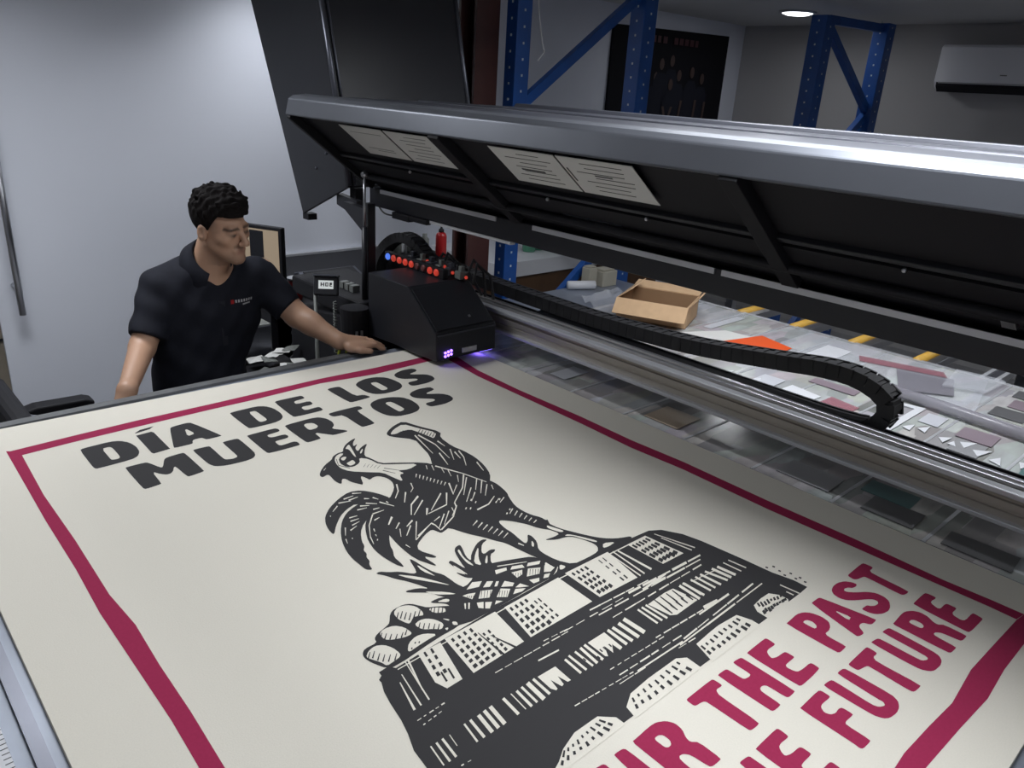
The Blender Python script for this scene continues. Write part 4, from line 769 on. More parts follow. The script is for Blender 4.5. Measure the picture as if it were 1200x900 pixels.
  ['k', '7003,7833 6990,7759 7052,7775 7062,7848'],
  ['k', '6978,7696 6964,7617 7033,7634 7044,7713'],
  ['k', '6952,7550 6939,7476 7015,7494 7025,7568'],
  ['k', '6929,7420 6916,7348 6998,7367 7008,7439'],
  ['k', '6904,7280 6891,7209 6980,7228 6989,7299'],
  ['k', '7132,7753 7120,7685 7164,7696 7174,7764'],
  ['k', '7111,7629 7098,7558 7147,7569 7157,7640'],
  ['k', '7088,7499 7077,7435 7129,7447 7138,7511'],
  ['k', '7068,7383 7055,7307 7112,7320 7122,7395'],
  ['k', '7047,7260 7033,7178 7093,7191 7105,7273'],
  ['k', '7245,7757 7231,7678 7276,7690 7287,7768'],
  ['k', '7222,7625 7210,7556 7259,7568 7269,7636'],
  ['k', '7201,7499 7189,7432 7242,7445 7251,7511'],
  ['k', '7181,7384 7168,7312 7225,7326 7235,7397'],
  ['k', '7160,7266 7148,7193 7209,7207 7219,7279'],
  ['k', '7207,7632 7344,7045 7396,7074 7221,7640'],
  ['k', '7082,7814 7048,7032 7099,7050 7097,7820'],
  ['k', '6099,7991 6070,7881 6114,7884 6139,7995'],
  ['k', '6053,7820 6029,7729 6079,7733 6100,7824'],
  ['k', '6013,7670 5988,7577 6045,7581 6066,7673'],
  ['k', '5971,7510 5947,7423 6010,7427 6029,7514'],
  ['k', '6232,7993 6200,7881 6245,7884 6272,7996'],
  ['k', '6185,7827 6160,7737 6210,7741 6232,7830'],
  ['k', '6137,7654 6111,7563 6168,7566 6190,7657'],
  ['k', '6092,7494 6068,7410 6131,7413 6151,7497'],
  ['k', '6036,7468 5979,7253 6015,7255 6068,7469'],
  ['k', '6169,7463 6105,7236 6142,7237 6201,7464'],
  ['k', '9561,8012 9554,7922 9611,7946 9613,8033'],
  ['k', '9548,7846 9540,7734 9606,7760 9609,7871'],
  ['k', '9535,7671 9527,7568 9601,7597 9604,7698'],
  ['k', '9523,7515 9515,7413 9597,7444 9600,7544'],
  ['k', '9510,7348 9503,7254 9593,7287 9595,7379'],
  ['k', '9674,8005 9665,7908 9724,7931 9728,8027'],
  ['k', '9659,7838 9649,7736 9716,7762 9720,7862'],
  ['k', '9643,7676 9633,7565 9708,7593 9713,7703'],
  ['k', '9627,7504 9620,7425 9702,7455 9705,7532'],
  ['k', '9612,7342 9603,7243 9694,7275 9698,7373'],
  ['k', '9790,8005 9780,7919 9838,7941 9844,8026'],
  ['k', '9770,7832 9761,7748 9828,7773 9833,7856'],
  ['k', '9751,7664 9741,7569 9816,7596 9822,7690'],
  ['k', '9734,7512 9724,7419 9807,7449 9813,7540'],
  ['k', '9715,7343 9705,7249 9796,7281 9802,7374'],
  ['k', '9906,8002 9892,7893 9952,7915 9961,8022'],
  ['k', '9885,7839 9873,7749 9940,7774 9947,7862'],
  ['k', '9861,7662 9851,7583 9927,7610 9933,7688'],
  ['k', '9840,7498 9829,7417 9913,7446 9920,7526'],
  ['k', '9819,7337 9806,7240 9898,7271 9906,7367'],
  ['k', '10300,7990 10278,7868 10308,7878 10327,7999'],
  ['k', '10261,7777 10242,7670 10277,7681 10293,7787'],
  ['k', '10224,7572 10204,7460 10244,7472 10261,7584'],
  ['k', '10187,7365 10165,7245 10210,7258 10229,7378'],
  ['k', '10423,7994 10397,7866 10427,7876 10450,8003'],
  ['k', '10381,7788 10358,7672 10393,7683 10413,7799'],
  ['k', '10338,7570 10314,7451 10354,7463 10375,7582'],
  ['k', '10296,7362 10272,7246 10317,7259 10338,7374'],
  ['k', '11237,7915 11238,7787 11309,7818 11299,7944'],
  ['k', '11240,7690 11241,7569 11325,7605 11316,7723'],
  ['k', '11243,7492 11245,7350 11342,7390 11331,7530'],
  ['k', '11246,7271 11247,7170 11356,7214 11348,7313'],
  ['k', '11338,7906 11341,7783 11413,7815 11402,7935'],
  ['k', '11344,7686 11347,7572 11432,7609 11421,7721'],
  ['k', '11350,7484 11353,7357 11451,7398 11439,7523'],
  ['k', '11356,7264 11359,7164 11468,7209 11459,7307'],
  ['k', '11440,7911 11445,7772 11518,7805 11503,7940'],
  ['k', '11449,7681 11454,7562 11540,7600 11527,7716'],
  ['k', '11458,7477 11464,7341 11563,7383 11549,7517'],
  ['k', '11467,7263 11471,7160 11582,7206 11571,7307'],
  ['k', '11543,7895 11549,7784 11622,7817 11608,7925'],
  ['k', '11555,7688 11563,7547 11650,7586 11633,7724'],
  ['k', '11567,7473 11574,7338 11675,7382 11659,7514'],
  ['k', '11578,7268 11586,7129 11700,7176 11683,7313'],
  ['k', '11646,7904 11655,7782 11728,7816 11711,7935'],
  ['k', '11662,7682 11670,7561 11757,7600 11741,7718'],
  ['k', '11677,7467 11686,7330 11788,7375 11770,7509'],
  ['k', '11692,7255 11699,7152 11812,7200 11798,7301'],
  ['W', '10639,8051 10541,7147 10582,7161 10669,8062'],
  ['W', '10750,8014 10656,7143 10702,7159 10784,8027'],
  ['W', '10848,7965 10867,7146 10931,7172 10894,7986'],
  ['W', '11957,7910 12206,7073 12242,7090 11982,7924'],
  ['W', '11948,7727 12076,7059 12112,7075 11973,7740'],
  ['W', '5426,7684 5261,7096 5302,7095 5443,7684'],
  ['W', '5544,7807 5393,7107 5420,7108 5561,7808'],
  ['W', '5746,7998 5550,7124 5577,7125 5764,7999'],
  ['W', '5803,8029 5596,7349 5616,7348 5839,8028'],
  ['W', '5585,7976 5776,8003 5780,8024 5589,7997'],
  ['W', '6691,6925 6841,6922 6847,6938 6696,6941'],
  ['W', '6892,6923 7034,6920 7039,6932 6896,6935'],
  ['W', '7079,6918 7256,6914 7262,6929 7085,6932'],
  ['W', '7290,6912 7468,6908 7476,6926 7297,6930'],
  ['W', '7494,6909 7654,6906 7660,6921 7500,6924'],
  ['W', '7707,6902 7856,6899 7866,6920 7716,6923'],
  ['W', '7909,6898 8101,6894 8110,6915 7918,6919'],
  ['W', '8136,6898 8296,6894 8303,6908 8142,6911'],
  ['W', '8245,6933 8456,6930 8465,6947 8253,6950'],
  ['W', '8538,6931 8748,6928 8754,6941 8543,6944'],
  ['W', '8878,6922 9082,6919 9093,6940 8888,6943'],
  ['W', '9196,6921 9463,6917 9471,6932 9203,6936'],
  ['W', '9545,6915 9761,6912 9770,6928 9554,6931'],
  ['W', '7801,6980 7915,6972 7923,6989 7810,6997'],
  ['W', '7978,6970 8112,6961 8118,6971 7984,6981'],
  ['W', '8160,6953 8340,6940 8350,6959 8170,6972'],
  ['W', '9009,7040 9281,7025 9299,7056 9026,7071'],
  ['W', '9290,7029 9569,7014 9583,7038 9304,7052'],
  ['W', '9609,7009 9916,6993 9934,7021 9626,7038'],
  ['W', '9937,6992 10159,6980 10177,7007 9954,7019'],
  ['W', '10252,6976 10554,6959 10572,6986 10270,7002'],
  ['W', '9937,6924 10266,6908 10301,6962 9970,6977'],
  ['W', '10328,6906 10725,6888 10762,6942 10363,6959'],
  ['W', '10770,6896 11130,6879 11156,6915 10794,6931'],
  ['W', '11185,6865 11619,6845 11663,6904 11227,6923'],
  ['W', '11673,6852 12065,6834 12098,6876 11704,6893'],
  ['W', '9034,6853 9369,6841 9385,6869 9049,6881'],
  ['W', '9444,6837 9815,6824 9834,6855 9461,6868'],
  ['W', '9941,6821 10360,6807 10379,6835 9958,6849'],
  ['W', '10441,6806 10867,6791 10884,6815 10457,6830'],
  ['W', '10897,6781 11444,6761 11476,6804 10926,6823'],
  ['W', '11477,6768 11941,6751 11963,6780 11498,6796'],
  ['W', '9181,6660 9430,6658 9440,6676 9190,6678'],
  ['W', '9510,6653 9801,6650 9817,6678 9525,6680'],
  ['W', '9802,6654 10063,6651 10075,6672 9814,6674'],
  ['W', '10150,6647 10384,6645 10402,6673 10167,6675'],
  ['W', '10474,6642 10765,6640 10785,6671 10494,6674'],
  ['W', '10808,6646 11121,6643 11133,6662 10820,6664'],
  ['W', '11156,6641 11430,6639 11445,6661 11171,6663'],
  ['W', '11519,6632 11804,6630 11828,6663 11543,6666'],
  ['W', '7401,6692 7842,6661 7857,6692 7414,6722'],
  ['W', '10232,6822 10985,6873 11009,6917 10259,6876'],
  ['W', '10507,6832 10892,6807 10920,6847 10537,6875'],
  ['W', '7149,5663 7256,5656 7263,5674 7156,5682'],
  ['W', '7290,5655 7399,5647 7405,5662 7296,5670'],
  ['W', '7428,5645 7541,5637 7547,5651 7434,5660'],
  ['W', '7566,5633 7659,5627 7667,5644 7574,5651'],
  ['W', '7712,5626 7803,5619 7808,5631 7717,5637'],
  ['W', '7864,5614 7958,5607 7965,5620 7870,5627'],
  ['W', '8010,5603 8136,5594 8143,5607 8016,5616'],
  ['W', '8157,5594 8269,5586 8275,5596 8162,5604'],
  ['W', '8315,5578 8403,5571 8413,5591 8325,5597'],
  ['W', '8155,5839 8249,5835 8257,5852 8163,5856'],
  ['W', '8329,5833 8417,5830 8424,5844 8335,5848'],
  ['W', '8488,5829 8608,5824 8613,5835 8493,5840'],
  ['W', '8660,5820 8790,5815 8798,5831 8668,5836'],
  ['W', '8832,5814 8960,5809 8967,5823 8839,5827'],
  ['W', '9004,5807 9129,5802 9137,5817 9012,5822'],
  ['W', '9165,5799 9295,5794 9305,5812 9175,5817'],
  ['W', '9348,5792 9477,5787 9488,5805 9358,5810'],
  ['W', '9344,5851 9471,5845 9485,5869 9358,5875'],
  ['W', '9548,5841 9739,5832 9754,5856 9563,5865'],
  ['W', '9766,5831 9961,5821 9976,5846 9780,5855'],
  ['W', '9986,5818 10180,5809 10199,5837 10003,5846'],
  ['W', '10224,5808 10414,5799 10431,5825 10241,5834'],
  ['W', '10450,5799 10629,5790 10645,5814 10466,5822'],
  ['W', '10694,5790 10852,5783 10863,5800 10706,5807'],
  ['W', '8173,5663 8369,5656 8379,5679 8183,5685'],
  ['W', '8423,5657 8608,5651 8616,5669 8431,5675'],
  ['W', '8666,5644 8912,5636 8926,5665 8680,5672'],
  ['W', '8948,5635 9129,5629 9144,5659 8963,5664'],
  ['W', '9229,5633 9444,5626 9453,5642 9237,5648'],
  ['W', '9507,5620 9738,5612 9753,5637 9521,5644'],
  ['W', '8024,5538 8352,5527 8358,5540 8029,5551'],
  ['W', '8378,5524 8639,5515 8647,5532 8385,5541'],
  ['W', '8470,5538 9625,5505 9641,5533 8482,5564'],
  ['W', '9516,5478 10334,5497 10349,5525 9528,5505'],
  ['W', '10321,5493 11241,5514 11263,5551 10339,5528'],
  ['W', '11294,5522 12208,5543 12225,5568 11308,5546'],
  ['W', '9692,5530 10106,5550 10122,5583 9707,5563'],
  ['W', '10136,5558 10493,5576 10503,5596 10145,5578'],
  ['W', '10630,5580 11098,5602 11112,5629 10643,5605'],
  ['W', '11119,5600 11533,5620 11553,5654 11137,5633'],
  ['W', '11647,5625 12063,5645 12085,5680 11666,5660'],
  ['W', '9438,5456 9635,5444 9642,5456 9444,5467'],
  ['W', '9689,5436 9874,5425 9887,5447 9702,5457'],
  ['W', '10670,5791 11060,5768 11103,5823 10723,5863'],
  ['W', '10456,5748 11400,5747 11430,5793 10476,5782'],
  ['W', '5189,6899 5261,6903 5264,6917 5192,6913'],
  ['W', '5308,6905 5352,6908 5355,6922 5310,6919'],
  ['W', '5409,6907 5489,6911 5493,6932 5413,6928'],
  ['W', '5530,6917 5588,6920 5591,6934 5533,6931'],
  ['W', '5636,6917 5700,6920 5705,6946 5642,6942'],
  ['W', '5208,6780 5248,6784 5250,6804 5210,6799'],
  ['W', '5306,6794 5369,6801 5371,6815 5308,6807'],
  ['W', '5410,6802 5459,6808 5462,6828 5413,6823'],
  ['W', '5506,6817 5567,6824 5569,6837 5508,6830'],
  ['W', '5176,5893 5218,5889 5223,5908 5181,5912'],
  ['W', '5281,5888 5336,5883 5339,5894 5284,5899'],
  ['W', '5049,6420 4992,6052 5015,6053 5071,6421'],
  ['W', '5141,6420 5089,6051 5125,6053 5176,6423'],
  ['W', '5245,6423 5198,6057 5237,6060 5283,6427'],
  ['W', '5378,6418 5338,6197 5352,6197 5391,6418'],
  ['W', '5652,6438 5591,6073 5624,6075 5685,6441'],
  ['W', '5758,6440 5709,6069 5757,6075 5805,6446'],
  ['W', '5901,6434 5847,6067 5913,6074 5966,6443'],
  ['W', '6022,6448 5968,6070 6032,6077 6085,6457'],
  ['W', '6138,6451 6083,6067 6154,6076 6208,6461'],
  ['W', '6403,6451 6367,6077 6423,6087 6457,6463'],
  ['W', '6572,6450 6536,6085 6556,6089 6592,6454'],
  ['W', '6664,6436 6628,6066 6679,6076 6714,6447'],
  ['W', '6781,6450 6748,6073 6793,6082 6826,6460'],
  ['W', '6890,6450 6854,6049 6939,6067 6974,6469'],
  ['W', '7033,6459 7009,6073 7063,6085 7086,6473'],
  ['W', '7146,6454 7526,6444 7500,6079 7435,6085 7400,6271 7351,6090 7296,6072 7255,6277 7207,6083 7168,6069 7126,6149'],
  ['W', '7739,6453 7712,6079 7764,6092 7789,6467'],
  ['W', '7852,6476 7834,6073 7883,6086 7899,6490'],
  ['W', '8000,6477 7982,6068 8031,6082 8048,6492'],
  ['W', '8130,6484 8079,6068 8141,6082 8190,6499'],
  ['W', '8236,6492 8211,6062 8273,6079 8297,6510'],
  ['W', '8823,6494 8800,6055 8871,6075 8892,6516'],
  ['W', '8939,6485 8939,6048 9016,6072 9013,6511'],
  ['W', '9100,6493 9093,6041 9179,6067 9185,6521'],
  ['W', '9254,6509 9259,6054 9361,6087 9353,6544'],
  ['W', '8349,6500 8766,6503 8721,6067 8638,6046 8641,6220 8496,6072 8505,6275 8368,6071 8332,6100'],
  ['k', '8454,6265 8444,6195 8475,6202 8485,6272'],
  ['k', '8581,6252 8571,6182 8602,6189 8612,6259'],
  ['k', '8368,6263 8359,6194 8389,6201 8398,6271'],
  ['k', '7995,6287 7988,6219 8017,6226 8024,6294'],
  ['k', '8034,6188 8027,6120 8056,6127 8064,6195'],
  ['k', '8215,6178 8207,6110 8237,6117 8245,6185'],
  ['W', '9681,6528 9657,6072 9708,6087 9731,6544'],
  ['W', '9786,6523 9780,6068 9836,6086 9841,6542'],
  ['W', '9895,6519 9902,6049 9959,6068 9950,6539'],
  ['W', '10851,6488 10819,6012 10898,6035 10928,6512'],
  ['W', '10988,6476 10965,6074 11035,6095 11055,6498'],
  ['W', '9968,6513 10473,6540 10722,6520 10796,6030 10145,6009 10035,6075'],
  ['k', '10151,6521 10105,6237 10152,6250 10180,6529'],
  ['k', '10100,6236 10090,6075 10123,6083 10156,6251'],
  ['k', '10314,6512 10265,6226 10312,6239 10343,6520'],
  ['k', '10254,6238 10242,6075 10275,6084 10311,6253'],
  ['k', '10479,6503 10426,6215 10475,6228 10508,6511'],
  ['k', '10410,6240 10397,6076 10430,6085 10467,6255'],
  ['k', '10646,6494 10591,6204 10639,6217 10676,6502'],
  ['k', '10568,6243 10553,6077 10587,6086 10626,6258'],
  ['k', '10815,6484 10757,6193 10807,6205 10846,6492'],
  ['k', '10728,6245 10712,6078 10747,6087 10788,6260'],
  ['W', '11192,6468 11206,6031 11267,6051 11250,6489'],
  ['W', '11339,6468 11351,6028 11412,6048 11398,6489'],
  ['W', '11484,6458 11518,6014 11586,6037 11550,6482'],
  ['W', '11639,6453 11740,6012 11808,6039 11705,6481'],
  ['W', '11819,6422 11871,6018 11953,6048 11898,6453'],
  ['W', '11965,6395 12014,6014 12097,6044 12045,6426'],
  ['W', '12200,6408 12233,6020 12272,6033 12238,6422'],
  ['W', '12362,6396 12412,6024 12452,6039 12401,6410'],
  ['W', '11177,6432 11409,6388 11423,6403 11190,6447'],
  ['W', '11407,6412 11644,6368 11658,6383 11421,6428'],
  ['W', '11642,6393 11883,6347 11898,6363 11657,6408'],
  ['W', '10974,6496 10986,6025 11055,6047 11042,6520'],
  ['W', '12435,5309 12480,4939 12516,4949 12469,5320'],
  ['W', '12331,5123 12344,4980 12379,4990 12365,5132'],
  ['W', '12162,4990 12155,5147 12031,5310 11769,5320 11484,5290 11370,5153 11352,4905 12067,4915'],
  ['W', '9761,5335 10208,5367 10483,5377 10984,5336 11076,5084 11070,4912 9603,4911'],
  ['W', '7736,5169 8005,5308 8485,5340 9196,5339 9357,5236 9341,4945 7673,4941'],
  ['W', '6239,5113 6441,5227 6773,5327 7259,5322 7461,5135 7467,4963 5841,4960'],
  ['k', '11572,5287 11511,5200 11571,5201 11621,5288'],
  ['k', '11445,5104 11388,5022 11470,5022 11517,5105'],
  ['k', '11645,5269 11561,5154 11625,5153 11694,5269'],
  ['k', '11533,5116 11476,5037 11555,5036 11603,5116'],
  ['k', '11715,5235 11643,5143 11707,5142 11766,5234'],
  ['k', '11605,5094 11530,4997 11614,4994 11676,5092'],
  ['k', '11813,5237 11727,5133 11790,5130 11861,5235'],
  ['k', '11687,5085 11623,5008 11704,5003 11757,5081'],
  ['k', '11881,5201 11839,5153 11896,5150 11931,5198'],
  ['k', '11778,5086 11724,5025 11801,5019 11846,5081'],
  ['k', '11970,5189 11905,5122 11965,5116 12018,5185'],
  ['k', '11855,5070 11800,5012 11877,5004 11923,5063'],
  ['k', '12049,5166 11979,5098 12038,5090 12097,5159'],
  ['k', '11936,5057 11895,5018 11969,5008 12003,5048'],
  ['k', '12144,5156 12085,5105 12140,5096 12188,5148'],
  ['k', '12030,5056 11961,4996 12036,4983 12093,5045'],
  ['k', '12214,5139 12142,5081 12196,5069 12256,5130'],
  ['k', '12099,5047 12041,5000 12112,4983 12161,5033'],
  ['k', '9763,5253 9736,5153 9793,5162 9808,5261'],
  ['k', '9725,5114 9703,5031 9775,5042 9787,5124'],
  ['k', '9885,5248 9871,5189 9925,5199 9932,5257'],
  ['k', '9854,5117 9835,5037 9907,5049 9917,5128'],
  ['k', '10024,5254 10005,5164 10063,5175 10071,5264'],
  ['k', '9991,5094 9975,5019 10051,5033 10058,5106'],
  ['k', '10167,5277 10151,5186 10208,5198 10213,5287'],
  ['k', '10136,5098 10123,5022 10199,5038 10203,5112'],
  ['k', '10308,5276 10294,5183 10352,5196 10354,5287'],
  ['k', '10283,5104 10271,5021 10349,5038 10351,5119'],
  ['k', '10450,5271 10442,5196 10499,5210 10498,5283'],
  ['k', '10432,5114 10419,4996 10501,5015 10500,5131'],
  ['k', '10595,5265 10588,5182 10648,5197 10645,5278'],
  ['k', '10582,5111 10574,5020 10655,5039 10651,5129'],
  ['k', '10743,5272 10737,5156 10801,5173 10793,5286'],
  ['k', '10734,5101 10727,4980 10813,5002 10805,5120'],
  ['k', '10867,5275 10865,5196 10926,5213 10918,5289'],
  ['k', '10862,5096 10860,4998 10944,5021 10935,5116'],
  ['k', '7939,5236 7890,5159 7930,5153 7971,5231'],
  ['k', '7865,5122 7817,5047 7869,5037 7909,5114'],
  ['k', '8067,5235 8039,5185 8079,5181 8101,5233'],
  ['k', '8004,5121 7968,5054 8021,5049 8051,5117'],
  ['k', '8216,5251 8182,5174 8225,5174 8251,5251'],
  ['k', '8156,5114 8119,5032 8178,5031 8206,5114'],
  ['k', '8363,5258 8336,5179 8381,5183 8399,5260'],
  ['k', '8311,5106 8285,5032 8346,5036 8364,5109'],
  ['k', '8507,5244 8484,5154 8534,5161 8547,5249'],
  ['k', '8475,5115 8455,5038 8517,5046 8528,5122'],
  ['k', '8661,5258 8648,5174 8697,5183 8701,5266'],
  ['k', '8638,5112 8621,5010 8688,5022 8693,5122'],
  ['k', '8817,5272 8810,5179 8859,5191 8856,5281'],
  ['k', '8805,5118 8797,5005 8865,5021 8861,5131'],
  ['k', '8973,5266 8974,5155 9028,5170 9015,5279'],
  ['k', '8975,5117 8976,5010 9045,5029 9032,5133'],
  ['k', '9107,5271 9112,5206 9160,5221 9149,5284'],
  ['k', '9120,5100 9128,4999 9198,5021 9180,5118'],
  ['k', '6426,5207 6326,5138 6346,5113 6441,5188'],
  ['k', '6280,5106 6211,5059 6236,5027 6302,5079'],
  ['k', '6504,5207 6452,5162 6475,5142 6523,5191'],
  ['k', '6401,5118 6334,5060 6365,5034 6428,5096'],
  ['k', '6597,5209 6561,5168 6589,5154 6621,5197'],
  ['k', '6513,5113 6470,5064 6508,5044 6546,5096'],
  ['k', '6699,5219 6654,5145 6689,5137 6726,5212'],
  ['k', '6630,5105 6602,5060 6646,5049 6669,5096'],
  ['k', '6802,5231 6784,5183 6819,5182 6832,5230'],
  ['k', '6758,5111 6729,5035 6780,5033 6800,5110'],
  ['k', '6903,5230 6896,5185 6933,5190 6935,5234'],
  ['k', '6885,5113 6877,5061 6927,5067 6929,5119'],
  ['k', '7009,5246 7012,5154 7054,5166 7040,5255'],
  ['k', '7014,5117 7018,5026 7072,5041 7059,5129'],
  ['k', '7117,5243 7135,5162 7176,5178 7150,5256'],
  ['k', '7145,5120 7167,5019 7222,5041 7189,5138'],
  ['k', '7208,5250 7243,5157 7284,5177 7241,5266'],
  ['k', '7254,5126 7279,5059 7329,5083 7298,5148'],
  ['k', '12737,5792 12751,5745 12799,5763 12784,5810'],
  ['k', '12835,5572 12849,5525 12897,5542 12883,5589'],
  ['k', '12784,5434 12798,5387 12845,5404 12831,5451'],
  ['k', '12932,5389 12946,5343 12994,5360 12980,5406'],
  ['k', '12854,5239 12868,5193 12915,5210 12901,5256'],
  ['k', '12896,5068 12910,5023 12957,5038 12943,5084'],
  ['k', '12873,5723 12888,5675 12936,5693 12922,5741'],
  ['k', '12948,5201 12961,5155 13009,5172 12995,5217'],
 ],
}
ART = {g: [[e[0]] + [[[tuple(map(int, p.split(','))) for p in l.split(' ')] for l in s.split('|')] for s in e[1:]] for e in L] for g, L in ART.items()}

# ------------------------------------------------------------------ the printed board
bo = thing('printed_board', 'cream board printed with a rooster poster lying on the printer bed', 'printed board', (.9, 1.07, BZ))
obj('panel', MB().hexa([(.128, .10, BZ), (1.635, .10, BZ), (1.645, 2.03, BZ), (.135, 2.085, BZ), (.128, .10, 0), (1.635, .10, 0), (1.645, 2.03, 0), (.135, 2.085, 0)]), 'cream', bo)
ART_ORDER = ['pedestal_print', 'fruit_print', 'pineapple_print', 'rooster_print']
def art(entries, names, mats):
    """entries: [colour, loops, loops...]; colour W lies a hair above K"""
    mb = MB(); mb.keep = True; gi = ART_ORDER.index(names) if names in ART_ORDER else (art.n if names == 'border_stripe' else 0); art.n += 1
    for i, e in enumerate(entries):
        for loops in e[1:]:
            mb.flat([[(x / 10000, y / 10000) for x, y in l] for l in loops], .0003 + .00005 * gi + {'W': .00025, 'k': .0005}.get(e[0], 0) + i * 4e-7, 1 if e[0] == 'W' else 0)
    return obj(names, mb, mats, bo)
art.n = 0
for e in ART['border']: art([e], 'border_stripe', ['ink_red'])
for e in ART['title']: art([e], 'title_letter', ['ink_black'])
for e in ART['slogan']: art([e], 'slogan_letter', ['ink_red'])
for n, lb in (('rooster', 'black rooster print with spread wing and curled tail'), ('pineapple', 'two pineapples printed in black lines'), ('fruit', 'pile of round fruit printed in black lines'), ('pedestal', 'black carved pedestal print with pale hatching')):
    art(ART[n], n + '_print', ['ink_black', 'cream'])['label'] = lb

# ------------------------------------------------------------------ things lying on the far half of the bed
def sheet(name, pts, m, label, cat, z=0.0, th=.0012, group=None):
    mb = MB(); mb.prism(pts, 'z', BZ + .002 + z, BZ + .002 + z + th)
    return tag(obj(name, mb, m), label, cat, group)
sheet('paper_sheet', [(2.447, 1.586), (2.49, 1.661), (2.673, 1.573), (2.69, 1.45), (2.60, 1.42)], 'paper', 'white paper sheet partly under the orange sheet', 'paper')
sheet('orange_sheet', [(2.48, 1.504), (2.732, 1.444), (2.683, 1.29), (2.509, 1.288)], 'orange', 'bright orange plastic sheet on the bed behind the gantry', 'plastic sheet', .003)
sheet('tinted_offcut', [(2.786, .945), (2.845, .774), (2.673, .714), (2.575, .852)], 'tint_film', 'grey-mauve tinted plastic offcut near the yellow rollers', 'offcut', .006, .002)
sheet('pink_offcut', [(2.83, 1.10), (2.91, .83), (2.86, .80), (2.77, 1.07)], 'pink_film', 'long pink film offcut beside the tinted offcut', 'offcut', .003)
sheet('clear_offcut', [(2.953, .803), (2.975, .665), (2.955, .645), (2.79, .655), (2.73, .773)], 'clear_film', 'clear plastic offcut with rounded corners next to the steel cross channel', 'offcut', .010, .006)
sheet('clear_sheet', [(2.58, 1.36), (2.96, 1.36), (2.96, .70), (2.58, .62)], 'clear_film', 'large clear film sheet spread along the rollers', 'film', .0005, .0006)
sheet('clear_sheet', [(2.62, 2.05), (2.95, 2.05), (2.96, 1.64), (2.72, 1.62)], 'clear_film', 'clear film sheet lying behind the cardboard box', 'film', .0005, .0006)
sheet('card_strip', [(2.199, .727), (2.489, .73), (2.469, .828), (2.445, .828), (2.455, .752), (2.215, .750)], 'white_plastic', 'white L-shaped card strip beside the curled cable chain', 'card strip', .0, .0015)
sheet('paper_strip', [(2.02, 2.09), (2.055, 2.09), (2.06, 1.93), (2.03, 1.93)], 'foam_beige', 'beige paper strip at the upper end behind the chain', 'paper')
sheet('paper_strip', [(2.01, 1.90), (2.04, 1.90), (2.04, 1.76), (2.01, 1.76)], 'paper', 'short white paper strip seen in front of the cardboard box behind the chain', 'paper')
sheet('paper_strip', [(1.99, 1.70), (2.03, 1.72), (2.06, 1.54), (2.02, 1.53)], 'paper', 'white paper strip between the chain and the paper sheet', 'paper')
sheet('white_card', [(2.48, 1.23), (2.86, 1.235), (2.86, 1.14), (2.48, 1.13)], 'white_plastic', 'white card lying across the bed next to the large clear film', 'card', .0)
sheet('white_card', [(2.10, 1.10), (2.32, 1.09), (2.30, .98), (2.10, .99)], 'white_plastic', 'white card just behind the chain loop', 'card', .0)
sheet('pink_offcut', [(2.12, .965), (2.33, .96), (2.31, .86), (2.12, .87)], 'pink_film', 'pale pink film offcut inside the chain loop', 'offcut', .0)
rnd = random.Random(11)
for i, (x, y) in enumerate([(2.29, .70), (2.31, .665), (2.285, .60), (2.27, .575), (2.30, .545), (2.275, .50), (2.25, .455), (2.28, .40), (2.2, 1.33), (2.24, 1.28), (2.18, 1.22), (2.26, 1.18), (2.15, 1.40), (2.21, 1.45)]):
    a = rnd.uniform(-.6, .6); s = rnd.uniform(.014, .026); q = [(x + s * 1.5 * math.cos(a + t), y + s * math.sin(a + t)) for t in (0, 1.9 + rnd.uniform(-.3, .3), 3.6)]
    sheet('paper_scrap', q, 'white_plastic', 'tiny white paper scrap on the glossy bed behind the gantry', 'paper scrap', .001, .0015, 'white scraps on the bed')
tag(obj('film_tube', MB().tube([(2.54, 1.05, BZ + .022), (2.44, .20, BZ + .022)], .018, 14), 'tint_film', smooth=True), 'long grey clear tube lying along the far bed', 'tube')
tag(obj('black_clamp', MB().tube([(2.03, .995, BZ + .018), (2.10, .955, BZ + .018)], .016, 12), 'rubber', smooth=True), 'short black cylinder lying behind the gantry under the chain', 'clamp')

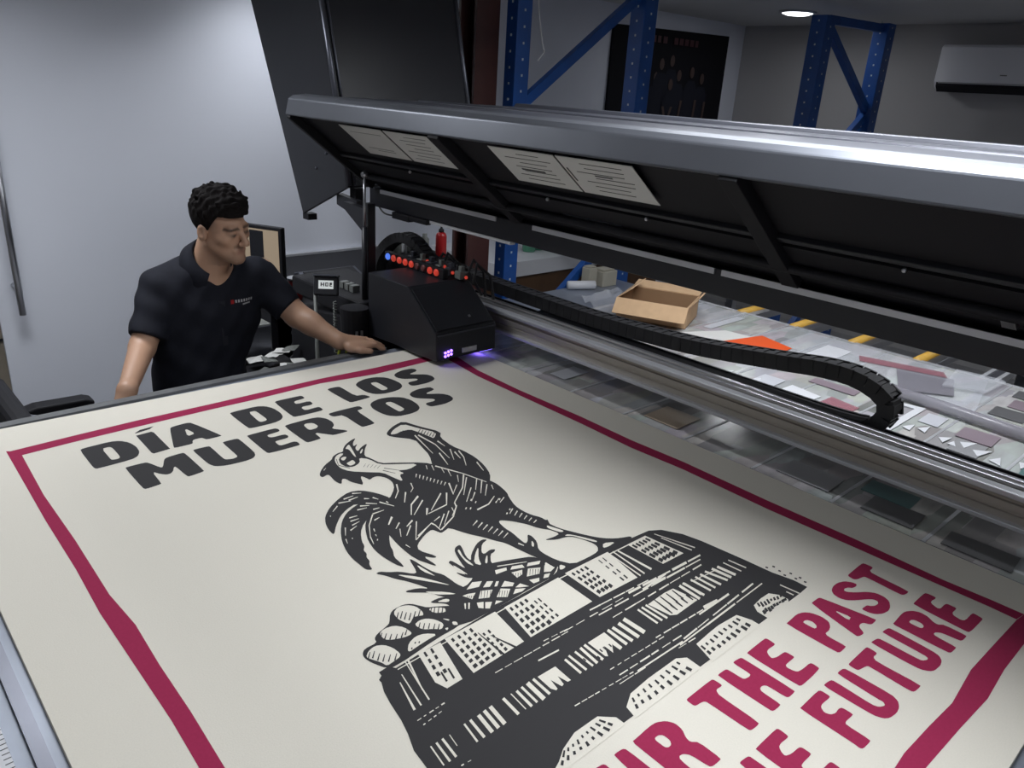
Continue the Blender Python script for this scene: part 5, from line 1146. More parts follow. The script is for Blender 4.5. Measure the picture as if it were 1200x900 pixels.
SM = {'sample_teal': 'teal', 'sample_beige': 'beige', 'sample_grey': 'grey', 'sample_dark': 'near-black', 'sample_pale': 'pale grey', 'sample_mauve': 'mauve'}
def sample(x0, x1, y0, y1, m, where, k=0): sheet('print_sample', [(x0, y0), (x1, y0 + .004), (x1 - .003, y1), (x0 + .002, y1 - .003)], m, '%s printed sample card %s' % (SM[m], where), 'sample card', .0004 + .0003 * k, .001)
for a in [(2.22, 2.33, .50, .58, 'sample_grey', 'left of the white scrap line, uppermost of four'), (2.34, 2.44, .50, .60, 'sample_mauve', 'between the grey tube and the scrap line'), (2.20, 2.28, .30, .40, 'sample_teal', 'at the right frame edge behind the gantry'), (2.30, 2.40, .31, .40, 'sample_beige', 'beside the teal card at the right frame edge'), (2.12, 2.20, .44, .49, 'sample_beige', 'close behind the gantry rails near the frame edge'), (2.12, 2.20, .52, .60, 'sample_dark', 'close behind the gantry rails below the scraps'), (2.36, 2.46, .65, .71, 'sample_pale', 'beside the white L-shaped strip'), (2.62, 2.72, .50, .60, 'sample_dark', 'right of the grey tube, nearest it'), (2.74, 2.84, .49, .58, 'sample_mauve', 'between tube and clear offcut at the frame edge'), (2.86, 2.95, .46, .60, 'sample_dark', 'beside the steel cross channel'), (2.10, 2.20, 1.14, 1.24, 'sample_grey', 'among the white scraps behind the chain'), (2.22, 2.34, 1.12, 1.20, 'sample_pale', 'under the chain between white card and scraps'), (2.40, 2.46, .92, 1.08, 'sample_mauve', 'between the chain and the white card'), (2.12, 2.28, 1.50, 1.60, 'sample_grey', 'below the white paper sheet'), (2.64, 2.90, 1.62, 1.66, 'sample_pale', 'right behind the cardboard box')]: sample(*a)
for a in [(1.69, 1.78, .46, .58, 'sample_dark', 'in the strip before the gantry, second from right'), (1.68, 1.76, .26, .40, 'sample_dark', 'in the strip before the gantry at the right'), (1.70, 1.80, .66, .80, 'sample_grey', 'in the strip before the gantry below the chain loop'), (1.78, 1.86, .50, .62, 'sample_teal', 'half under the gantry beam'), (1.70, 1.82, 1.10, 1.22, 'sample_beige', 'in the strip before the gantry near the middle'), (1.72, 1.84, 1.55, 1.62, 'sample_pale', 'in the strip before the gantry nearest the carriage')]: sample(*a)

# cardboard box with open flaps
bx = thing('cardboard_box', 'small open cardboard box with raised flaps on the bed', 'box', (2.55, 1.85, BZ))
A = Vector((2.425, 1.935, BZ + .002)); e1 = Vector((.395, -.919, 0)); e2 = Vector((.919, .395, 0)); up = Vector((0, 0, 1)); Wd, Dp, Ht, th = .285, .23, .082, .004
def slab(o, a, b, n, th):  # parallelogram o, o+a, o+a+b, o+b thickened by n*th
    P = [o, o + a, o + a + b, o + b]; return MB().hexa([tuple(p) for p in P] + [tuple(p + n * th) for p in P])
obj('base', slab(A, e1 * Wd, e2 * Dp, up, th), 'cardboard_shaded', bx)
obj('front_side', slab(A + up * th, e1 * Wd, up * Ht, e2, th), 'cardboard', bx); obj('back_side', slab(A + e2 * (Dp - th) + up * th, e1 * Wd, up * Ht, e2, th), 'cardboard_shaded', bx)
obj('left_side', slab(A + e2 * th + up * th, e2 * (Dp - 2 * th), up * Ht, e1, th), 'cardboard_shaded', bx); obj('right_side', slab(A + e1 * (Wd - th) + e2 * th + up * th, e2 * (Dp - 2 * th), up * Ht, e1, th), 'cardboard', bx)
Tp = A + up * (Ht + th)
obj('front_flap', slab(Tp - e1 * .004, e1 * (Wd + .008), (-e2 * .052 - up * .052), (-e2 * .7 + up * .7), .004), 'cardboard', bx)
obj('left_flap', slab(Tp, e2 * Dp, (up * .040 + e1 * .052), (-e1 * .6 + up * .8), .004), 'cardboard', bx)
obj('right_flap', slab(Tp + e1 * Wd, e2 * Dp, (up * .050 + e1 * .040), (e1 * .78 - up * .62), .004), 'cardboard', bx)
obj('back_flap', slab(Tp + e2 * Dp, e1 * Wd, (e2 * .085 + up * .012), up, .004), 'cardboard', bx)

# papers clipped to the hood
for i, (ya, yb, lb) in enumerate(((2.152, 1.930, 'white notice sheet in the hood nearest its left end'), (1.918, 1.703, 'white lined notice sheet in the hood, second from its left end'), (1.470, 1.250, 'white notice sheet with a dark heading in the hood, third from left'), (1.243, 1.024, 'white notice sheet rightmost of the four in the hood'))):
    t = thing('notice_sheet', lb, 'paper', (1.33, (ya + yb) / 2, .67), 'notice sheets inside the hood')
    obj('page', lid(-.022, .118, yb, ya, -.0015, .0), 'paper', t)
    ink = MB(); rnd = random.Random(i)
    def line(s, y0, y1, h):
        m = lid(s, s + h, y0, y1, -.0022, -.0014); ink.add(m.v, m.f)
    if i: 
        for k in range(7):
            s = -.005 + k * .017; line(s, yb + .03 + rnd.uniform(0, .03), ya - .03 - rnd.uniform(0, .06), .0016)
    if i == 2: line(.055, 1.33, 1.41, .006)
    if i == 3: line(.035, 1.11, 1.16, .004); line(.02, 1.232, 1.236, .05)
    if not i: line(.08, yb + .05, ya - .04, .0012); line(.09, yb + .05, ya - .08, .0012); line(.005, yb + .03, ya - .03, .0012)
    obj('text_lines', ink, 'grey_tube' if i < 2 else 'paper_ink', t)

# ------------------------------------------------------------------ behind the printer
def bar(a, b, w, d, m, parent, name, side=Vector((0, 1, 0))):
    a = Vector(a); b = Vector(b); u = (b - a).normalized(); s = (side - u * u.dot(side)).normalized(); n = u.cross(s)
    P = [a - n * w / 2 - s * d / 2, a + n * w / 2 - s * d / 2, a + n * w / 2 + s * d / 2, a - n * w / 2 + s * d / 2]
    return obj(name, MB().hexa([tuple(p) for p in P] + [tuple(p + (b - a)) for p in P]), m, parent, .002)
def upright(x, y, w, d, ztop, parent):
    o = obj('upright', MB().prism([(x - w / 2, y - d / 2), (x + w / 2, y - d / 2), (x + w / 2, y + d / 2), (x + w / 2 - .012, y + d / 2), (x + w / 2 - .012, y - d / 2 + .01), (x - w / 2 + .012, y - d / 2 + .01), (x - w / 2 + .012, y + d / 2), (x - w / 2, y + d / 2)], 'z', -T + .004, ztop), 'blue_paint', parent, .003)
    m = MB()
    for z in np.arange(-.8, ztop - .02, .065):
        m.box(x - .0045, x + .0045, y - d / 2 - .0012, y - d / 2 + .001, z, z + .010); m.box(x - w / 2 - .0012, x - w / 2 + .001, y - .0045, y + .0045, z + .03, z + .040)
    obj('slot_row', m, 'blue_slot', o); obj('base_plate', Box(x - w / 2 - .03, x + w / 2 + .03, y - d / 2 - .03, y + d / 2 + .03, -T, -T + .004), 'blue_paint', o)
rk = thing('rack_frame', 'blue steel rack frame with diagonal brace beside the brown column', 'rack', (2.92, 2.70, -T), 'blue rack frames')
upright(2.505, 2.70, .085, .07, H - .01, rk); upright(3.345, 2.70, .10, .09, H - .01, rk)
for a, b in (((2.545, 2.70, .775), (3.30, 2.70, 1.30)), ((3.30, 2.70, .165), (2.545, 2.70, -.415)), ((2.545, 2.70, .745), (3.30, 2.70, .20)), ((2.545, 2.70, -.45), (3.30, 2.70, -.80))): bar(a, b, .045, .035, 'blue_paint', rk, 'brace')
rk = thing('rack_frame', 'blue steel rack frame with visible top near the air conditioner', 'rack', (5.2, 2.5, -T), 'blue rack frames')
upright(4.78, 2.50, .11, .10, 1.345, rk); upright(5.62, 2.50, .11, .10, 1.375, rk)
for a, b in (((4.83, 2.50, 1.33), (5.57, 2.50, 1.345)), ((4.84, 2.50, 1.30), (5.58, 2.50, .84)), ((5.58, 2.50, .80), (4.84, 2.50, .30)), ((4.84, 2.50, .26), (5.58, 2.50, -.25)), ((5.58, 2.50, -.3), (4.84, 2.50, -.8))): bar(a, b, .05, .04, 'blue_paint', rk, 'brace')
tag(obj('dangling_wire', MB().tube(spline([(2.56, 2.655, 1.42), (2.565, 2.65, 1.2), (2.60, 2.648, 1.04), (2.615, 2.648, 1.0), (2.585, 2.65, .96)], 8), .004, 6), 'white_plastic', smooth=True), 'thin white wire hanging down the blue rack upright', 'wire')
tag(obj('steel_column', MB().prism([(2.325, 2.77), (2.455, 2.77), (2.455, 2.785), (2.398, 2.785), (2.398, 2.875), (2.455, 2.875), (2.455, 2.89), (2.325, 2.89), (2.325, 2.875), (2.382, 2.875), (2.382, 2.785), (2.325, 2.785)], 'z', -T, H), 'brown_paint'), 'dark brown steel column running from floor to ceiling', 'column')

# group poster on the back wall
ps = thing('wall_poster', 'dark wall poster of a standing group of people', 'poster', (5.27, YB, .55))
obj('board', MB().hexa([(4.555, YB - .02, .50), (6.0, YB - .02, .53), (6.0, YB - .002, .53), (4.555, YB - .002, .50), (4.555, YB - .02, 1.30), (6.0, YB - .02, 1.33), (6.0, YB - .002, 1.33), (4.555, YB - .002, 1.30)]), 'poster_dark', ps)
def disc(m, x, z, rx_, rz_, y, n=12): m.add([(x + rx_ * math.cos(2 * math.pi * k / n), y, z + rz_ * math.sin(2 * math.pi * k / n)) for k in range(n)], [tuple(range(n))])
for i, (x, z) in enumerate([(4.95, 1.00), (5.09, .97), (5.145, 1.07), (5.27, 1.10), (5.375, 1.00), (5.54, 1.03), (5.68, .99), (5.27, .93)]):
    PY = YB - .0205 - .0015 * i; f = MB(); f.keep = True; f.add([(x - .085, PY, .52), (x + .085, PY, .52), (x + .085, PY, z - .12), (x + .045, PY, z - .06), (x - .045, PY, z - .06), (x - .085, PY, z - .12)], [(0, 1, 2, 3, 4, 5)])
    fo = obj('figure', f, 'poster_figure', ps); h = MB(); h.keep = True; disc(h, x, z, .028, .042, PY - .0006); obj('face', h, 'poster_skin', fo)
PY -= .001
for x, z, dx in ((4.955, .80, .02), (5.20, .77, .05), (5.31, .77, -.05), (5.43, .82, -.02), (5.62, .83, -.01), (5.75, .82, -.01)):
    ar = MB(); ar.keep = True; ar.add([(x - .014, PY - .0012, z), (x + dx - .012, PY - .0012, z - .13), (x + dx + .014, PY - .0012, z - .13), (x + .014, PY - .0012, z)], [(0, 1, 2, 3)]); obj('forearm', ar, 'poster_skin', ps)
for k, wd in enumerate([.05, .04, .05, .02, .05, .05, .05, .05, .04]):
    x = 4.98 + k * .068
    if wd > .03: hd = MB(); hd.keep = True; hd.add([(x, PY - .0006, 1.215), (x + wd, PY - .0006, 1.215), (x + wd, PY - .0006, 1.262), (x, PY - .0006, 1.262)], [(0, 1, 2, 3)]); obj('heading_letter', hd, 'poster_red', ps)

# air conditioner
ac = thing('air_conditioner', 'white split air conditioner unit high on the right wall', 'air conditioner', (XR, 1.85, 1.02))
obj('casing', MB().prism([(XR, 1.00), (XR, 1.285), (6.08, 1.285), (6.055, 1.27), (6.05, 1.05), (6.075, 1.015), (6.10, 1.00)], 'y', 1.30, 2.275), 'ac_white', ac, .006)
obj('air_outlet', MB().prism([(6.10, .998), (6.072, 1.013), (6.046, 1.046), (6.046, 1.022), (6.085, .985), (6.10, .985)], 'y', 1.32, 2.255), 'black_matt', ac)
obj('louvre', MB().prism([(6.05, 1.045), (6.044, 1.043), (6.058, 1.022), (6.064, 1.026)], 'y', 1.33, 2.245), 'ac_white', ac)
obj('badge', Box(6.0485, 6.0505, 1.83, 1.87, 1.096, 1.102), 'grey_tube', ac)

# counter with jars
ct = thing('counter', 'long white-topped counter with brown front behind the blue rack', 'counter', (3.7, 3.6, -T))
obj('cabinet_body', Box(3.02, 4.6, 3.34, 3.93, -T, -.215), 'wood_brown', ct); obj('worktop', Box(3.0, 4.62, 3.30, 3.94, -.215, -.122), 'white_plastic', ct, .003)
for i, (x, y, h, m, lb) in enumerate([(3.44, 3.50, .17, 'green_glass', 'green glass bottle on the white counter nearest the rack upright'), (3.54, 3.52, .15, 'green_glass', 'second green glass bottle along the white counter'), (3.64, 3.50, .16, 'green_glass', 'third green glass bottle along the white counter'), (3.30, 3.55, .14, 'clear_film', 'clear plastic jar on the white counter behind the rack upright'), (3.78, 3.58, .12, 'grey_tube', 'small grey canister on the white counter')]):
    b = thing('bottle', lb, 'bottle', (x, y, -.122)); r = .042
    obj('body', MB().lathe([(r * .9, 0), (r, .01), (r, h * .7), (r * .45, h * .85), (r * .45, h)], (x, y, -.122), 16), m, b, smooth=True); obj('cap', MB().lathe([(r * .5, 0), (r * .5, .02), (.002, .02)], (x, y, -.122 + h), 12), 'white_plastic', b)

# bench between rack and bed
bn = thing('side_bench', 'grey work bench between the printer bed and the blue rack', 'bench', (2.78, 2.38, -T))
obj('bench_top', Box(2.28, 3.28, 2.17, 2.645, -.13, -.10), 'bed_metal', bn, .003)
for x in (2.32, 3.24):
    for y in (2.21, 2.60): obj('leg', Box(x - .02, x + .02, y - .02, y + .02, -T, -.13), 'steel', bn)
tag(obj('film_roll', MB().tube([(2.86, 2.61, -.076), (2.99, 2.545, -.076)], .022, 14), 'white_plastic', smooth=True), 'short white roll lying on the grey bench', 'roll')
tag(obj('foam_block', MB().box(3.06, 3.17, 2.55, 2.63, -.10, -.02).box(3.07, 3.16, 2.56, 2.62, -.02, -.008), 'foam_beige', bevel=.004), 'beige foam block on the bench beside the blue upright', 'block')
tag(obj('foam_block', MB().box(2.99, 3.05, 2.585, 2.64, -.10, .0).box(2.995, 3.045, 2.59, 2.635, .0, .008), 'foam_beige', bevel=.004), 'tall narrow beige block behind the white roll on the bench', 'block')
mb = MB(); mb.v = []; rnd = random.Random(5)
for i in range(7):
    for j in range(7): mb.v.append((2.66 + .05 * i + .02 * j, 2.20 + .045 * j, -.0985 + abs(rnd.gauss(0, .012))))
mb.f = [(i * 7 + j, (i + 1) * 7 + j, (i + 1) * 7 + j + 1, i * 7 + j + 1) for i in range(6) for j in range(6)]; mb.m = [0] * len(mb.f)
o = obj('crumpled_film', mb, 'clear_film'); o.modifiers.new('s', 'SOLIDIFY').thickness = .0015; tag(o, 'crumpled clear film lying on the grey bench', 'film')
rb = thing('spray_bottle', 'red squeeze bottle with pointed nozzle standing behind the carriage', 'bottle', (1.915, 2.45, .195))
obj('body', MB().lathe([(.020, 0), (.022, .006), (.022, .082), (.018, .092), (.010, .098)], (1.915, 2.45, .195), 18), 'red_plastic', rb, smooth=True)
obj('nozzle', MB().lathe([(.011, 0), (.011, .010), (.005, .015), (.002, .03)], (1.915, 2.45, .292), 14), 'black_matt', rb, smooth=True)

# ------------------------------------------------------------------ desk corner by the wall
dk = thing('desk', 'black desk against the white wall behind the man', 'desk', (1.9, 3.5, -T))
obj('desk_top', Box(1.46, 2.60, 3.00, 3.945, -.13, -.10), 'black_matt', dk, .003); obj('back_trim', Box(1.46, 2.60, 3.925, 3.948, -.10, -.088), 'aluminium', dk)
for x in (1.48, 2.56): obj('side_panel', Box(x - .015, x + .015, 3.05, 3.93, -T, -.13), 'black_matt', dk)
obj('modesty_panel', Box(1.495, 2.545, 3.86, 3.88, -.8, -.13), 'black_matt', dk)
obj('lower_shelf', Box(1.495, 2.545, 3.06, 3.86, -.46, -.44), 'black_matt', dk)
mo = thing('monitor', 'computer monitor with a tan screen behind the man', 'monitor', (1.42, 3.28, -.10))
wv = Vector((.455, -.89, 0)); nv = Vector((-.89, -.455, 0)); P0 = Vector((1.53, 3.05, 0))
MW = .34
def mon(s0, s1, z0, z1, n0, n1):
    return MB().hexa([tuple(P0 - wv * s + nv * n + Vector((0, 0, z))) for z in (z0, z1) for s, n in ((s0, n0), (s1, n0), (s1, n1), (s0, n1))])
bz = obj('bezel', mon(0, MW, -.06, .235, -.03, .0), 'black_matt', mo, .004); obj('display', mon(.014, MW - .014, -.04, .221, .0002, .0012), 'screen', bz); obj('window_bar', mon(.09, .16, .10, .214, .0012, .002), 'black_metal', bz)
obj('stand', mon(.13, .21, -.098, -.06, -.05, -.03), 'black_matt', mo); obj('foot', mon(.08, .26, -.0995, -.09, -.11, .03), 'black_matt', mo)
cp = thing('paper_cup', 'red paper cup with white rim on the black desk', 'cup', (1.625, 3.12, -.10))
obj('cup_wall', MB().lathe([(.027, 0), (.036, .094), (.033, .094), (.025, .003), (.001, .003)], (1.625, 3.12, -.0995), 20), 'red_plastic', cp, smooth=True)
obj('rim', MB().lathe([(.033, .092), (.0385, .092), (.0385, .100), (.033, .100)], (1.625, 3.12, -.0995), 20), 'white_plastic', cp, smooth=True)
kb = thing('desk_console', 'dark grey sloping console on the desk next to the red cup', 'console', (1.78, 3.03, -.10))
obj('body', MB().prism([(3.02, -.0995), (3.24, -.0995), (3.24, -.01), (3.20, .0), (3.02, -.06)], 'x', 1.68, 1.98), 'gunmetal', kb, .004); obj('key_panel', MB().hexa([(1.70, 3.035, -.0535), (1.96, 3.035, -.0535), (1.96, 3.19, -.0015), (1.70, 3.19, -.0015), (1.70, 3.035, -.050), (1.96, 3.035, -.050), (1.96, 3.19, .002), (1.70, 3.19, .002)]), 'black_matt', kb)
pt = thing('control_pendant', 'small control pendant with lit display on a metal pole', 'controller', (1.365, 2.40, -T))
obj('pole', MB().tube([(1.34, 2.43, -T + .01), (1.34, 2.43, .125)], .007, 12), 'grey_tube', pt, smooth=True); obj('pole_foot', MB().lathe([(.12, 0), (.12, .01), (.03, .02), (.012, .03)], (1.34, 2.43, -T), 20), 'gunmetal', pt)
a2 = Tr(1.365, 2.395, .155) @ Rz(math.radians(-38)) @ Rx(math.radians(-18)) @ Matrix.Scale(.74, 4)
bd_ = obj('housing', MB().box(-.058, .058, -.022, .022, -.05, .042, 0, a2), 'black_metal', pt, .006)
obj('hood_lip', MB().box(-.060, .060, -.034, .022, .042, .050, 0, a2), 'gunmetal', bd_)
ds = obj('display', MB().box(-.034, .036, -.0235, -.0222, -.018, .022, 0, a2), 'lcd', bd_)
gl = MB()
for (x0, x1, z0, z1) in ((-.024, -.019, -.006, .012), (-.019, -.012, .001, .005), (-.012, -.007, -.006, .012), (-.002, .003, -.006, .012), (.003, .010, -.006, -.002), (.003, .010, .008, .012), (.008, .012, -.006, .012), (.018, .023, -.006, .012), (.023, .029, .001, .012), (.023, .030, -.006, -.003)): gl.box(x0, x1, -.0242, -.0233, z0, z1, 0, a2)
obj('display_text', gl, 'ink_black', ds)
coil = [(1.372 + .004 * math.cos(t * 1.0) * 1.4 - .00 * t, 2.352 + .0055 * math.sin(t), .105 - t * .0016) for t in np.arange(0, 120, .5)]
obj('coiled_cord', MB().tube(coil, .0022, 5), 'grey_tube', pt, smooth=True)
for i, (x, y, z, m, lb) in enumerate([(1.395, 2.30, -.0, 'yellow_green', 'yellow-green cable end beside the hand and pump'), (1.415, 2.29, -.02, 'yellow_green', 'second yellow-green cable hanging below the pendant')]):
    tag(obj('cable', MB().tube(spline([(x, y, z + .06), (x - .01, y + .01, z), (x - .03, y + .03, z - .12), (x - .04, y + .06, z - .5), (x - .03, y + .1, -T + .008)], 6), .006, 8), m, smooth=True), lb, 'cable')
tl = thing('low_trolley', 'low black trolley holding papers and a grey tower beside the man', 'trolley', (1.30, 2.79, -T))
obj('tray', MB().box(1.18, 1.41, 2.60, 2.97, -.255, -.240).box(1.18, 1.19, 2.60, 2.97, -.240, -.225), 'black_matt', tl, .002)
for x in (1.195, 1.395):
    for y in (2.615, 2.955): obj('leg', Box(x - .012, x + .012, y - .012, y + .012, -T, -.255), 'black_metal', tl)
tw = thing('computer_tower', 'small grey computer tower on the trolley beside the man', 'computer', (1.30, 2.86, -.24))
obj('case', Box(1.215, 1.345, 2.80, 2.955, -.2395, -.085), 'grey_tube', tw, .005); obj('front_bezel', Box(1.222, 1.338, 2.792, 2.8, -.232, -.092), 'gunmetal', tw)
rnd = random.Random(8)
for i in range(10):
    x = 1.25 + .035 * (i % 5) + rnd.uniform(-.01, .01); y = 2.66 + .06 * (i // 5) + rnd.uniform(-.02, .02); a = Tr(x, y, -.236 + .006 * i) @ Rz(rnd.uniform(0, 3)) @ Rx(rnd.uniform(-.12, .12)) @ Ry(rnd.uniform(-.12, .12))
    m_ = MB()
    for u in range(4):
        for v in range(4): m_.v.append(tuple(a @ Vector((-.035 + .023 * u, -.025 + .017 * v, rnd.uniform(0, .007)))))
    m_.f = [(u * 4 + v, u * 4 + 4 + v, u * 4 + 5 + v, u * 4 + 1 + v) for u in range(3) for v in range(3)]; m_.m = [0] * 9
    o = obj('crumpled_paper', m_, 'paper' if i % 3 else 'grey_tube'); o.modifiers.new('thick', 'SOLIDIFY').thickness = .0012
    tag(o, 'loose crumpled paper in the heap on the black trolley', 'paper', 'papers heaped on the trolley')
for i in range(4):
    tag(obj('power_cable', MB().tube(spline([(1.28 + .05 * i, 2.98 - .03 * i, -T + .008 + .016 * i), (1.36 + .05 * i, 2.90, -.62), (1.40 + .06 * i, 2.84, -.33 + .04 * i), (1.45, 2.83, -.25 + .05 * i), (1.50, 2.815, -.22 + .04 * i)], 8), .006, 6), 'rubber', smooth=True), 'black power cable running up to the printer end', 'cable', 'black cables between desk and printer')

# office chair by the door
ch = thing('office_chair', 'black office chair with padded armrest beside the white door', 'chair', (.55, 2.45, -T))
obj('seat', MB().box(.43, .66, 2.22, 2.68, -.46, -.38), 'black_matt', ch, .03, seg=3)
obj('backrest', MB().hexa([(.36, 2.27, -.34), (.43, 2.27, -.34), (.43, 2.70, -.34), (.36, 2.70, -.34), (.335, 2.28, -.07), (.40, 2.28, -.07), (.40, 2.69, -.07), (.335, 2.69, -.07)]), 'black_matt', ch, .025, seg=3)
obj('back_bar', MB().box(.40, .46, 2.41, 2.49, -.47, -.30), 'black_metal', ch)
for y in (2.19, 2.705):
    a = obj('armrest', MB().prism([(.44, -.212), (.475, -.225), (.62, -.236), (.645, -.226), (.645, -.212), (.62, -.202), (.475, -.198), (.45, -.204)], 'y', y - .03, y + .03), 'black_matt', ch, .008)
    obj('arm_post', MB().box(.54, .60, y - .012, y + .012, -.43, -.245).box(.56, .66, y - .02, y + .02, -.252, -.244), 'grey_tube', a)
    obj('arm_plate', MB().box(.50, .60, 2.19 if y < 2.4 else 2.66, 2.24 if y < 2.4 else 2.705, -.44, -.42), 'grey_tube', a)
obj('gas_column', MB().tube([(.53, 2.45, -T + .10), (.53, 2.45, -.46)], .025, 12), 'gunmetal', ch)
for i in range(5):
    a = 2 * math.pi * i / 5 + .3; q = (.53 + .17 * math.cos(a), 2.45 + .17 * math.sin(a))
    l = obj('base_leg', MB().tube([(.53, 2.45, -T + .11), (q[0], q[1], -T + .075)], [.03, .018], 8), 'black_metal', ch); obj('castor', MB().tube([(q[0], q[1] - .012, -T + .03), (q[0], q[1] + .012, -T + .03)], .03, 12), 'rubber', l)

# ------------------------------------------------------------------ the person: distance fields turned into continuous skins
class Field:
    def __init__(s, lo, hi, h):
        s.lo = np.array(lo, np.float32); s.h = h; s.n = np.ceil((np.array(hi) - s.lo) / h).astype(int) + 1
        s.F = np.full(s.n, .2, np.float32); s.rs = 1.0
    def sub(s, lo, hi):
        a = np.clip(np.floor((np.array(lo) - s.lo) / s.h).astype(int), 0, s.n - 1); b = np.clip(np.ceil((np.array(hi) - s.lo) / s.h).astype(int) + 1, 1, s.n)
        sl = tuple(slice(i, j) for i, j in zip(a, b)); g = np.meshgrid(*[s.lo[k] + s.h * np.arange(a[k], b[k], dtype=np.float32) for k in range(3)], indexing='ij')
        return sl, g
    def op(s, d, sl, k, mode='u'):
        A = s.F[sl]
        if mode == 'u': R = np.minimum(A, d) - (np.maximum(k - np.abs(A - d), 0) ** 2 / (4 * k) if k > 0 else 0)
        else: R = np.maximum(A, -d) + (np.maximum(k - np.abs(A + d), 0) ** 2 / (4 * k) if k > 0 else 0)
        s.F[sl] = R
    def cone(s, a, b, ra, rb, k=.02, mode='u'):
        a = np.array(a, np.float32); b = np.array(b, np.float32); ra, rb = ra * s.rs, rb * s.rs; r = max(ra, rb) + k + .03
        sl, (x, y, z) = s.sub(np.minimum(a, b) - r, np.maximum(a, b) + r); u = b - a; L = float(u @ u) or 1e-9
        t = np.clip(((x - a[0]) * u[0] + (y - a[1]) * u[1] + (z - a[2]) * u[2]) / L, 0, 1)
        d = np.sqrt((x - a[0] - t * u[0]) ** 2 + (y - a[1] - t * u[1]) ** 2 + (z - a[2] - t * u[2]) ** 2) - (ra + (rb - ra) * t)
        s.op(d, sl, k, mode)
    def ell(s, c, r, k=.02, axes=None, mode='u'):
        c = np.array(c, np.float32); r = [q * s.rs for q in r]; R = max(r) + k + .03; sl, (x, y, z) = s.sub(c - R, c + R)
        X, Y, Z = x - c[0], y - c[1], z - c[2]
        if axes is not None: X, Y, Z = [X * q[0] + Y * q[1] + Z * q[2] for q in axes]
        k0 = np.sqrt((X / r[0]) ** 2 + (Y / r[1]) ** 2 + (Z / r[2]) ** 2); k1 = np.sqrt((X / r[0] ** 2) ** 2 + (Y / r[1] ** 2) ** 2 + (Z / r[2] ** 2) ** 2) + 1e-6
        s.op(k0 * (k0 - 1) / k1, sl, k, mode)
    def grid(s): return np.meshgrid(*[s.lo[k] + s.h * np.arange(s.n[k], dtype=np.float32) for k in range(3)], indexing='ij')
    def mesh(s, relax=2):
        F = s.F; ins = F < 0; nx, ny, nz = s.n
        c = [ins[i:nx - 1 + i, j:ny - 1 + j, k:nz - 1 + k] for i in (0, 1) for j in (0, 1) for k in (0, 1)]
        cnt = sum(q.astype(np.int8) for q in c); act = (cnt > 0) & (cnt < 8); I, J, K = np.nonzero(act)
        idx = -np.ones(act.shape, np.int32); idx[I, J, K] = np.arange(len(I))
        acc = np.zeros((len(I), 3)); num = np.zeros(len(I)); off = [(i, j, k) for i in (0, 1) for j in (0, 1) for k in (0, 1)]; val = [F[I + o[0], J + o[1], K + o[2]] for o in off]
        for p in range(8):
            for q in range(p + 1, 8):
                if sum(abs(off[p][m] - off[q][m]) for m in range(3)) == 1:
                    m = (val[p] < 0) != (val[q] < 0); t = np.where(m, val[p] / (val[p] - val[q] + 1e-12), 0)
                    for ax_ in range(3): acc[:, ax_] += np.where(m, off[p][ax_] + t * (off[q][ax_] - off[p][ax_]), 0)
                    num += m
        V = (acc / np.maximum(num, 1)[:, None] + np.stack([I, J, K], 1)) * s.h + s.lo
        Q = []
        for ax_ in range(3):
            sl1 = [slice(1, -1)] * 3; sl2 = [slice(1, -1)] * 3; sl1[ax_] = slice(0, -1); sl2[ax_] = slice(1, None)
            A = ins[tuple(sl1)]; B = ins[tuple(sl2)]; i, j, k = np.nonzero(A != B); fl = A[i, j, k]
            o = [1, 1, 1]; o[ax_] = 0; P = [i + o[0], j + o[1], k + o[2]]; u, v = [(1, 2), (2, 0), (0, 1)][ax_]
            def cell(du, dv): R = [p.copy() for p in P]; R[u] -= du; R[v] -= dv; return idx[R[0], R[1], R[2]]
            q = np.stack([cell(1, 1), cell(0, 1), cell(0, 0), cell(1, 0)], 1); q[~fl] = q[~fl][:, ::-1]; Q.append(q)
        Q = np.concatenate(Q); Q = Q[(Q >= 0).all(1)]
        for _ in range(relax):
            S = np.zeros_like(V); n = np.zeros(len(V))
            for a, b in ((0, 1), (1, 2), (2, 3), (3, 0)):
                np.add.at(S, Q[:, a], V[Q[:, b]]); np.add.at(n, Q[:, a], 1); np.add.at(S, Q[:, b], V[Q[:, a]]); np.add.at(n, Q[:, b], 1)
            V = V * .5 + .5 * S / np.maximum(n, 1)[:, None]
        return V, Q
def skin_obj(name, V, Q, mats, parent, colors=None):
    me = bpy.data.meshes.new(name); me.from_pydata((V + np.array([0, 0, T])).tolist(), [], Q.tolist())
    for m in mats: me.materials.append(MATS[m])
    for p in me.polygons: p.use_smooth = True
    if colors is not None:
        at = me.color_attributes.new('tone', 'FLOAT_COLOR', 'POINT'); at.data.foreach_set('color', np.concatenate([colors, np.ones((len(V), 1))], 1).astype(np.float32).ravel())
    return put(bpy.data.objects.new(name, me), parent)
m = bpy.data.materials.new('skin'); m.use_nodes = True; b = m.node_tree.nodes['Principled BSDF']; at = m.node_tree.nodes.new('ShaderNodeAttribute'); at.attribute_name = 'tone'
m.node_tree.links.new(at.outputs['Color'], b.inputs['Base Color']); b.inputs['Roughness'].default_value = .5; b.inputs['Subsurface Weight'].default_value = .06; b.inputs['Subsurface Radius'].default_value = (.01, .004, .002); MATS['skin'] = m

pe = thing('person', 'man in a black polo shirt leaning with both hands on the printer edge', 'person', (.88, 2.44, -T))
